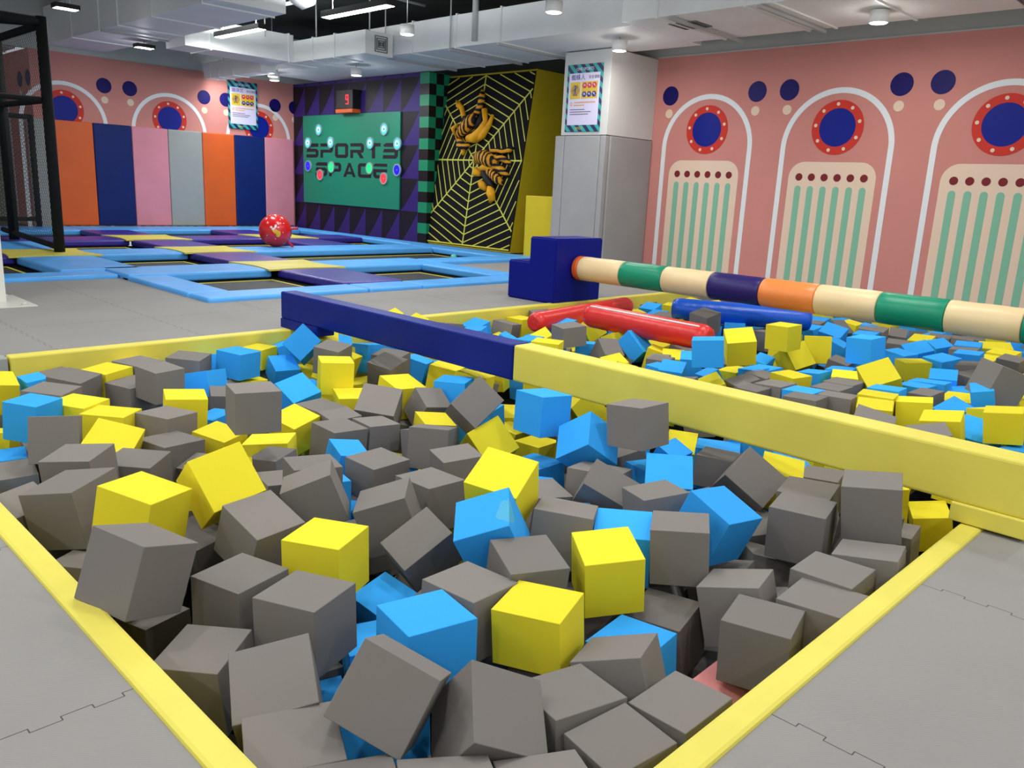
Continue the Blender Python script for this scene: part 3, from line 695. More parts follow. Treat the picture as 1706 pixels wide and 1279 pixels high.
# ------------------------------------------------------------------ pit edging
bm = bmesh.new(); box(bm, (.61,.71,-.79), (.69,5.75,.010), 0, .012); tag(obj('pit_edge_pad', bm, V['yellow']), 'yellow edge pad along the left side of the near foam pit', 'edge pad', 'pit edge pads')
bm = bmesh.new(); box(bm, (.69,.71,-.79), (10.0,.79,.010), 0, .012); tag(obj('pit_edge_pad', bm, V['yellow']), 'yellow edge pad along the right front side of the foam pit, under the beam foot', 'edge pad', 'pit edge pads')
bm = bmesh.new(); box(bm, (1.36,5.65,-.79), (10.08,5.75,.012), 0, .012); tag(obj('pit_edge_pad', bm, V['yellow']), 'long yellow edge pad along the far side of both foam pits', 'edge pad', 'pit edge pads')
bm = bmesh.new(); box(bm, (.69,5.65,-.79), (1.35,5.75,.012), 0, .012); tag(obj('pit_edge_pad', bm, V['lgrey']), 'grey edge pad at the far left corner of the pit', 'edge pad', 'pit edge pads')
bm = bmesh.new(); box(bm, (10.0,.79,-.79), (10.08,5.65,.010), 0, .012); tag(obj('pit_edge_pad', bm, V['yellow']), 'yellow edge pad at the right end of the far foam pit, behind the roller beam', 'edge pad', 'pit edge pads')

# ------------------------------------------------------------------ low square balance beam
t = thing('balance_beam', 'low square balance beam, half navy and half yellow, between the two foam pits', 'balance beam', (3.38, 3.2, 0))
def beam_part(nm, y0, y1, m):
    b2 = bmesh.new(); box(b2, (3.31,y0,.085), (3.455,y1,.298), 0, .014, 3)
    return obj(nm, b2, m, t)
beam_part('navy_section', 3.212, 5.80, V['navy']); beam_part('yellow_section', .575, 3.208, V['yellow'])
bm = bmesh.new(); box(bm, (3.305,5.27,0.013), (3.46,5.80,.087), 0, .006); obj('foot', bm, V['navy'], t)
bm = bmesh.new(); box(bm, (3.30,.57,0.013), (3.47,.83,.087), 0, .006); obj('foot', bm, V['yellow'], t)
bm = bmesh.new(); cyl(bm, (3.458,.60,.24), (3.463,.60,.24), .012, 10); obj('eyelet', bm, M_BLACKP, t)

# ------------------------------------------------------------------ stepped block and roller beam
bm = bmesh.new(); P = [(5.68,0.002),(5.68,.685),(6.06,.685),(6.06,.415),(6.37,.415),(6.37,0.002)]
A = [bm.verts.new((6.43, y, z)) for y, z in P]; B = [bm.verts.new((7.2, y, z)) for y, z in P]
bm.faces.new(A); bm.faces.new(B[::-1])
for k in range(6): bm.faces.new((A[k], A[(k+1) % 6], B[(k+1) % 6], B[k]))
bmesh.ops.recalc_face_normals(bm, faces=bm.faces[:])
bmesh.ops.bevel(bm, geom=bm.edges[:], offset=.014, segments=3, affect='EDGES')
tag(obj('step_block', bm, V['block']), 'royal blue foam block with one step, standing at the pit edge', 'step block')
t = thing('roller_beam', 'long round padded beam in cream, green, purple and orange bands over the far pit', 'roller beam', (6.8, 3.4, .375))
ys = [5.675, 5.60, 5.05, 4.54, 4.02, 3.5, 2.99, 2.47, 1.96, 1.44, .92, .715]
ks = ['orange', 'cream', 'green', 'cream', 'dpurple', 'borange', 'cream', 'green', 'cream', 'green', 'cream']
for k, key in enumerate(ks):
    y0, y1 = ys[k], ys[k+1]; L = y0-y1; bm = bmesh.new(); r = .128
    lathe(bm, (6.8, y0, .375), (0,-1,0), [(.001,r-.02),(.004,r-.004),(.012,r)]+[(.012+(L-.024)*j/6, r+.0015*math.sin(j*1.7+k)) for j in range(1, 6)]+[(L-.012,r),(L-.004,r-.004),(L-.001,r-.02)], 36)
    obj('end_cap' if k == 0 else 'band', bm, V[key], t)

bm = bmesh.new(); box(bm, (6.43,.1,.002), (7.2,.71,.685), 0, .014, 3)
tag(obj('end_block', bm, V['block']), 'royal blue foam block out of view at the near end of the roller beam', 'end block')

# ------------------------------------------------------------------ inflatable tubes
def tube(a, b, r, m, label, stripe=False):
    a = Vector(a); b = Vector(b); d = (b-a); L = d.length; d.normalize()
    t = thing('inflatable_tube', label, 'inflatable tube', (a+b)/2, 'inflatable tubes in the pit')
    prof = [(0,.012),(.006,.03),(.0,.055),(.012,r*.8),(.05,r*.97)]
    n = 26
    for k in range(n+1):
        s = k/n; prof.append((.07+(L-.14)*s, r*(1+.012*math.sin(k*2.3))))
    prof += [(L-.05,r*.97),(L-.012,r*.8),(L,.055),(L-.006,.03),(L,.012)]
    bm = bmesh.new(); lathe(bm, a, d, prof, 30); obj('tube_skin', bm, m, t)
    if stripe:
        bm = bmesh.new(); side = Vector((0,0,1)).cross(d).normalized()
        if side.dot(a) > 0: side = -side
        dirn = (Vector((0,0,1))*.86+side*.5).normalized()
        p = [a+d*(.08+(L-.16)*k/8)+dirn*(r*1.005) for k in range(9)]; sweep(bm, p, .0085, 8); obj('white_seam', bm, V['white'], t)
    return t
tube((5.84,4.73,.07), (5.83,3.42,.055), .108, V['red'], 'red inflatable tube with a white seam, in front, lying across the cubes', True)
tube((5.42,5.02,-.015), (7.1,5.2,.01), .096, V['red'], 'red inflatable tube lying behind the seamed red one by the far edge')
tube((7.12,4.66,.05), (7.75,3.45,.05), .112, V['iblue'], 'blue inflatable tube half buried beneath the roller beam')

# ------------------------------------------------------------------ ceiling services
def duct(bm, lo, hi, seams=(), axis=1, mi=0):
    box(bm, lo, hi, 0, .004, 1)
    for s in seams:
        l = list(lo); h = list(hi)
        for k in range(3):
            if k != axis: l[k] -= .018; h[k] += .018
        l[axis] = s-.014; h[axis] = s+.014
        box(bm, l, h, 1)
MD = [M_WHITEM, M_DUCTL]
bm = bmesh.new(); duct(bm, (5.4,11.0,3.4), (6.45,17.88,4.05), (11.35,13.0,14.3,15.1,16.4), 1); tag(obj('air_duct', bm, MD), 'large white square air duct at the upper left', 'air duct', 'white air ducts')
bm = bmesh.new(); duct(bm, (6.45,14.25,3.25), (8.5,15.0,3.72), (6.9,8.4), 0); duct(bm, (8.5,12.0,3.25), (9.07,15.0,3.62), (12.9,13.6,14.4), 1)
t = thing('branch_duct', 'smaller bent white air duct with a square diffuser, before the game wall', 'air duct', (8.5, 14.0, 3.25), 'white air ducts')
obj('duct_body', bm, MD, t)
fd = FY(12.0)
bm = bmesh.new()
for k, r in enumerate((.13,.095,.06,.03)):
    c, z = 8.82, 3.43
    band(bm, fd, rect(c-r+.014,z-r+.014,c+r-.014,z+r-.014), rect(c-r,z-r,c+r,z+r), .0, .012+.004*k)
obj('diffuser', bm, M_STEEL, t)
bm = bmesh.new(); duct(bm, (9.1,6.95,3.3), (10.75,16.8,3.78), (9.4,10.4,11.5), 1)
tag(obj('air_duct', bm, MD), 'long white air duct passing over the pillar and the web climbing wall', 'air duct', 'white air ducts')
bm = bmesh.new(); duct(bm, (8.86,-3.5,3.3), (10.48,6.95,4.0), (6.4,5.2,4.85,3.9,2.6,1), 1)
t = thing('wide_duct', 'widest white air duct above the pink mural wall at the upper right', 'air duct', (9.6, 2, 3.3), 'white air ducts')
obj('duct_body', bm, MD, t)
fz = lambda u, v, d: Vector((u, v, 3.3-d))
bm = bmesh.new()
for r in (.2,.15,.1,.05): band(bm, fz, rect(9.45-r+.02,6.3-r+.02,9.45+r-.02,6.3+r-.02), rect(9.45-r,6.3-r,9.45+r,6.3+r), 0, .012)
obj('diffuser', bm, M_STEEL, t)
bm = bmesh.new()
for k in range(12): poly(bm, fz, rect(9.9,2.35+.035*k,10.4,2.37+.035*k), 0, .012)
obj('vent_grille', bm, M_STEEL, t)
bm = bmesh.new(); duct(bm, (4.2,18.3,3.3), (5.0,22,3.8), (19,20.5), 1)
tag(obj('air_duct', bm, MD), 'white air duct seen over the far end behind the cage', 'air duct', 'white air ducts')
bm = bmesh.new(); duct(bm, (8.3,15.1,3.12), (8.62,17.5,3.42), (16.2,16.8,17.2), 1)
tag(obj('air_duct', bm, MD), 'small low white air duct near the back mural, beside the second poster', 'air duct', 'white air ducts')
# steel hanger rails below the ducts
for a, b, lab in (((9.05,10.5,3.27),(10.7,10.5,3.27),'steel hanger rail under the long duct, before the climbing wall'), ((9.05,9.4,3.27),(10.75,9.4,3.27),'steel hanger rail under the long duct, beside the pillar'),
             ((9.05,12.2,3.27),(10.7,12.2,3.27),'steel hanger rail under the long duct, before the checkered wall'), ((8.8,5.0,3.27),(10.5,5.0,3.27),'steel hanger rail under the wide duct, near the lit downlight'), ((8.8,6.2,3.27),(10.6,6.2,3.27),'steel hanger rail under the wide duct, next to the pillar top'),
             ((5.35,14.9,3.37),(7.0,14.9,3.37),'steel hanger rail under the upper left duct')):
    bm = bmesh.new(); box(bm, (a[0],a[1]-.02,a[2]-.02), (b[0],b[1]+.02,b[2]+.012)); tag(obj('hanger_rail', bm, M_PIPE), lab, 'hanger rail', 'duct hanger rails')
for x, y, z0, lab in ((9.06,10.5,3.26,'thin steel rod at the face of the long duct'), (8.55,11.95,3.6,'thin steel rod above the square diffuser'), (8.45,13.4,3.6,'thin steel rod above the bent duct'), (7.9,14.2,3.6,'thin steel rod above the bent duct near the linear lamp'), (9.06,12.2,3.26,'thin steel rod near the checkered wall')):
    bm = bmesh.new(); cyl(bm, (x,y,z0), (x,y,CEILZ), .012, 8); tag(obj('hanger_rod', bm, M_PIPE), lab, 'hanger rod', 'duct hanger rods')
for a, b, r, lab in (((7.6,-3,3.95),(7.6,17.8,3.95),.03,'long grey pipe under the dark ceiling'), ((6.9,8,4.05),(6.9,17.8,4.05),.018,'thin conduit above the linear lamps'), ((5,11.2,4.0),(9.1,11.2,4.0),.022,'grey cross pipe under the dark ceiling'),
             ((9.08,9.95,3.35),(9.08,9.95,4.3),.05,'vertical white pipe at the face of the long duct')):
    bm = bmesh.new(); cyl(bm, a, b, r, 10); tag(obj('ceiling_pipe', bm, M_PIPE), lab, 'pipe', 'ceiling pipes')
bm = bmesh.new(); sweep(bm, [(6.52,11.0,3.75),(6.62,11.0,3.66),(6.72,11.0,3.62),(6.8,11.0,3.66),(6.86,11.05,3.8),(6.86,11.1,4.2)], .12, 14)
tag(obj('flexible_duct', bm, M_WHITEM), 'white flexible hose bending up beside the large left duct', 'flexible duct')

# downlights
def downlight(x, y, z, label, warm=True, group='round ceiling downlights', power=None, flat=False, visible=True, top=CEILZ):
    t = thing('downlight', label, 'ceiling light', (x, y, z), group)
    if flat:
        bm = bmesh.new(); box(bm, (x-.16,y-.1,z), (x+.16,y+.1,z+.06), 0, .006); obj('housing', bm, M_BLACKP, t)
        bm = bmesh.new(); box(bm, (x-.14,y-.08,z-.004), (x+.14,y+.08,z+.0)); obj('diffuser', bm, M_LAMP, t)
    else:
        bm = bmesh.new(); lathe(bm, (x,y,z), (0,0,1), [(0,.098),(.004,.105),(.13,.105),(.135,.06)], 24); obj('housing', bm, M_WHITEM, t)
        bm = bmesh.new(); lathe(bm, (x,y,z-.004), (0,0,1), [(0,.088),(.004,.09)], 24); obj('diffuser', bm, M_LAMPW if warm else M_LAMP, t)
        bm = bmesh.new(); 
        if top > z+.14: cyl(bm, (x,y,z+.13), (x,y,top-.001), .008, 8); obj('stem', bm, M_PIPE, t)
        else: bm.free()
    if flat:
        bm = bmesh.new(); cyl(bm, (x,y,z+.06), (x,y,top-.001), .008, 8); obj('stem', bm, M_PIPE, t)
    l = bpy.data.lights.new('downlight_bulb', 'AREA'); l.shape = 'DISK'; l.size = .18; l.energy = power or (21 if visible else 16)
    l.color = (1.0, .97, .93) if warm else (.97, .99, 1.0)
    lo = bpy.data.objects.new('bulb', l); COL.objects.link(lo); lo.parent = t; lo.location = (0, 0, -.012)
    l2 = bpy.data.lights.new('downlight_glow_fill', 'POINT'); l2.shadow_soft_size = .05; l2.energy = 5 if visible else 16; l2.color = l.color  # extra point light, added to brighten ducts and cube sides
    lg = bpy.data.objects.new('glow_fill', l2); COL.objects.link(lg); lg.parent = t; lg.location = (0, 0, -.07)
    return t
downlight(7.87,7.22,3.27,'round downlight in front of the long duct, left of the pillar')
downlight(9.69,7.6,3.12,'round downlight just above the pillar top', top=3.3)
downlight(9.79,4.05,3.16,'round downlight set under the wide duct over the pink wall', top=3.3)
downlight(7.87,10.08,3.27,'round downlight beside the square diffuser', False)
downlight(9.43,13.6,3.10,'round downlight below the long duct before the game wall', False, top=3.3)
downlight(9.26,16.3,3.27-.14,'lower of two overlapping round downlights over the second poster', False, top=3.3)
downlight(8.8,15.55,3.11,'upper of two overlapping round downlights over the second poster', False)
downlight(8.65,17.3,3.2,'round downlight near the back mural, left of the poster', False)
downlight(6.29,15.53,3.28,'flat square floodlight under the upper left duct', False, 'square floodlights', flat=True, top=3.4)
downlight(4.24,13.06,3.3,'flat square floodlight above the cage at the upper left corner', True, 'square floodlights', flat=True)
k = 0
for x in (-2.6, .2, 3.0, 5.8, 8.2):  # unseen grid of downlights, added to light the pits and deck
    for y in (-2.2, .6, 3.4, 6.2):
        if x > 7 and y > 3: continue
        downlight(x, y, 3.27, 'added round downlight above the foam pits, out of view', k % 2 == 0, 'added downlights above the pits', visible=False); k += 1
def linear(x, y0, y1, z, label):
    t = thing('linear_lamp', label, 'ceiling light', (x, (y0+y1)/2, z), 'long linear lamps')
    bm = bmesh.new(); box(bm, (x-.075,y0,z), (x+.075,y1,z+.08), 0, .006); obj('housing', bm, M_BLACKP, t)
    bm = bmesh.new(); box(bm, (x-.065,y0+.02,z-.006), (x+.065,y1-.02,z)); obj('diffuser', bm, M_LAMP, t)
    bm = bmesh.new()
    for y in (y0+.2, y1-.2): cyl(bm, (x,y,z+.08), (x,y,CEILZ-.001), .004, 6)
    obj('cables', bm, M_PIPE, t)
    l = bpy.data.lights.new('linear_bulb', 'AREA'); l.shape = 'RECTANGLE'; l.size = .12; l.size_y = y1-y0-.05; l.energy = 42 if y1 > 9 else 26; l.color = (.93,.97,1)
    lo = bpy.data.objects.new('bulb', l); COL.objects.link(lo); lo.parent = t; lo.location = (0, 0, -.014)
    l2 = bpy.data.lights.new('linear_up_fill', 'AREA'); l2.shape = 'RECTANGLE'; l2.size = .12; l2.size_y = y1-y0-.05; l2.energy = 80; l2.color = (.95,.98,1)  # added upward fill that brightens the ducts, not part of the lamp
    lu = bpy.data.objects.new('up_fill', l2); COL.objects.link(lu); lu.parent = t; lu.location = (0, 0, .095); lu.rotation_euler = (PI, 0, 0)
linear(6.86, 12.4, 13.9, 3.4, 'long black linear lamp at the left, lighting the bent duct')
linear(6.92, 9.2, 10.75, 3.4, 'long black linear lamp near the top middle under the dark ceiling')
linear(3.6, 6.2, 7.7, 3.4, 'added long linear lamp out of view above the grey deck')  # this and the next three are unseen lamps, added to light the scene
linear(2.2, 2.2, 3.7, 3.4, 'added long linear lamp out of view above the near pit')
linear(6.4, 2.2, 3.7, 3.4, 'added long linear lamp out of view above the far pit')
linear(-1.5, 4.2, 5.7, 3.4, 'added long linear lamp out of view left of the pits')

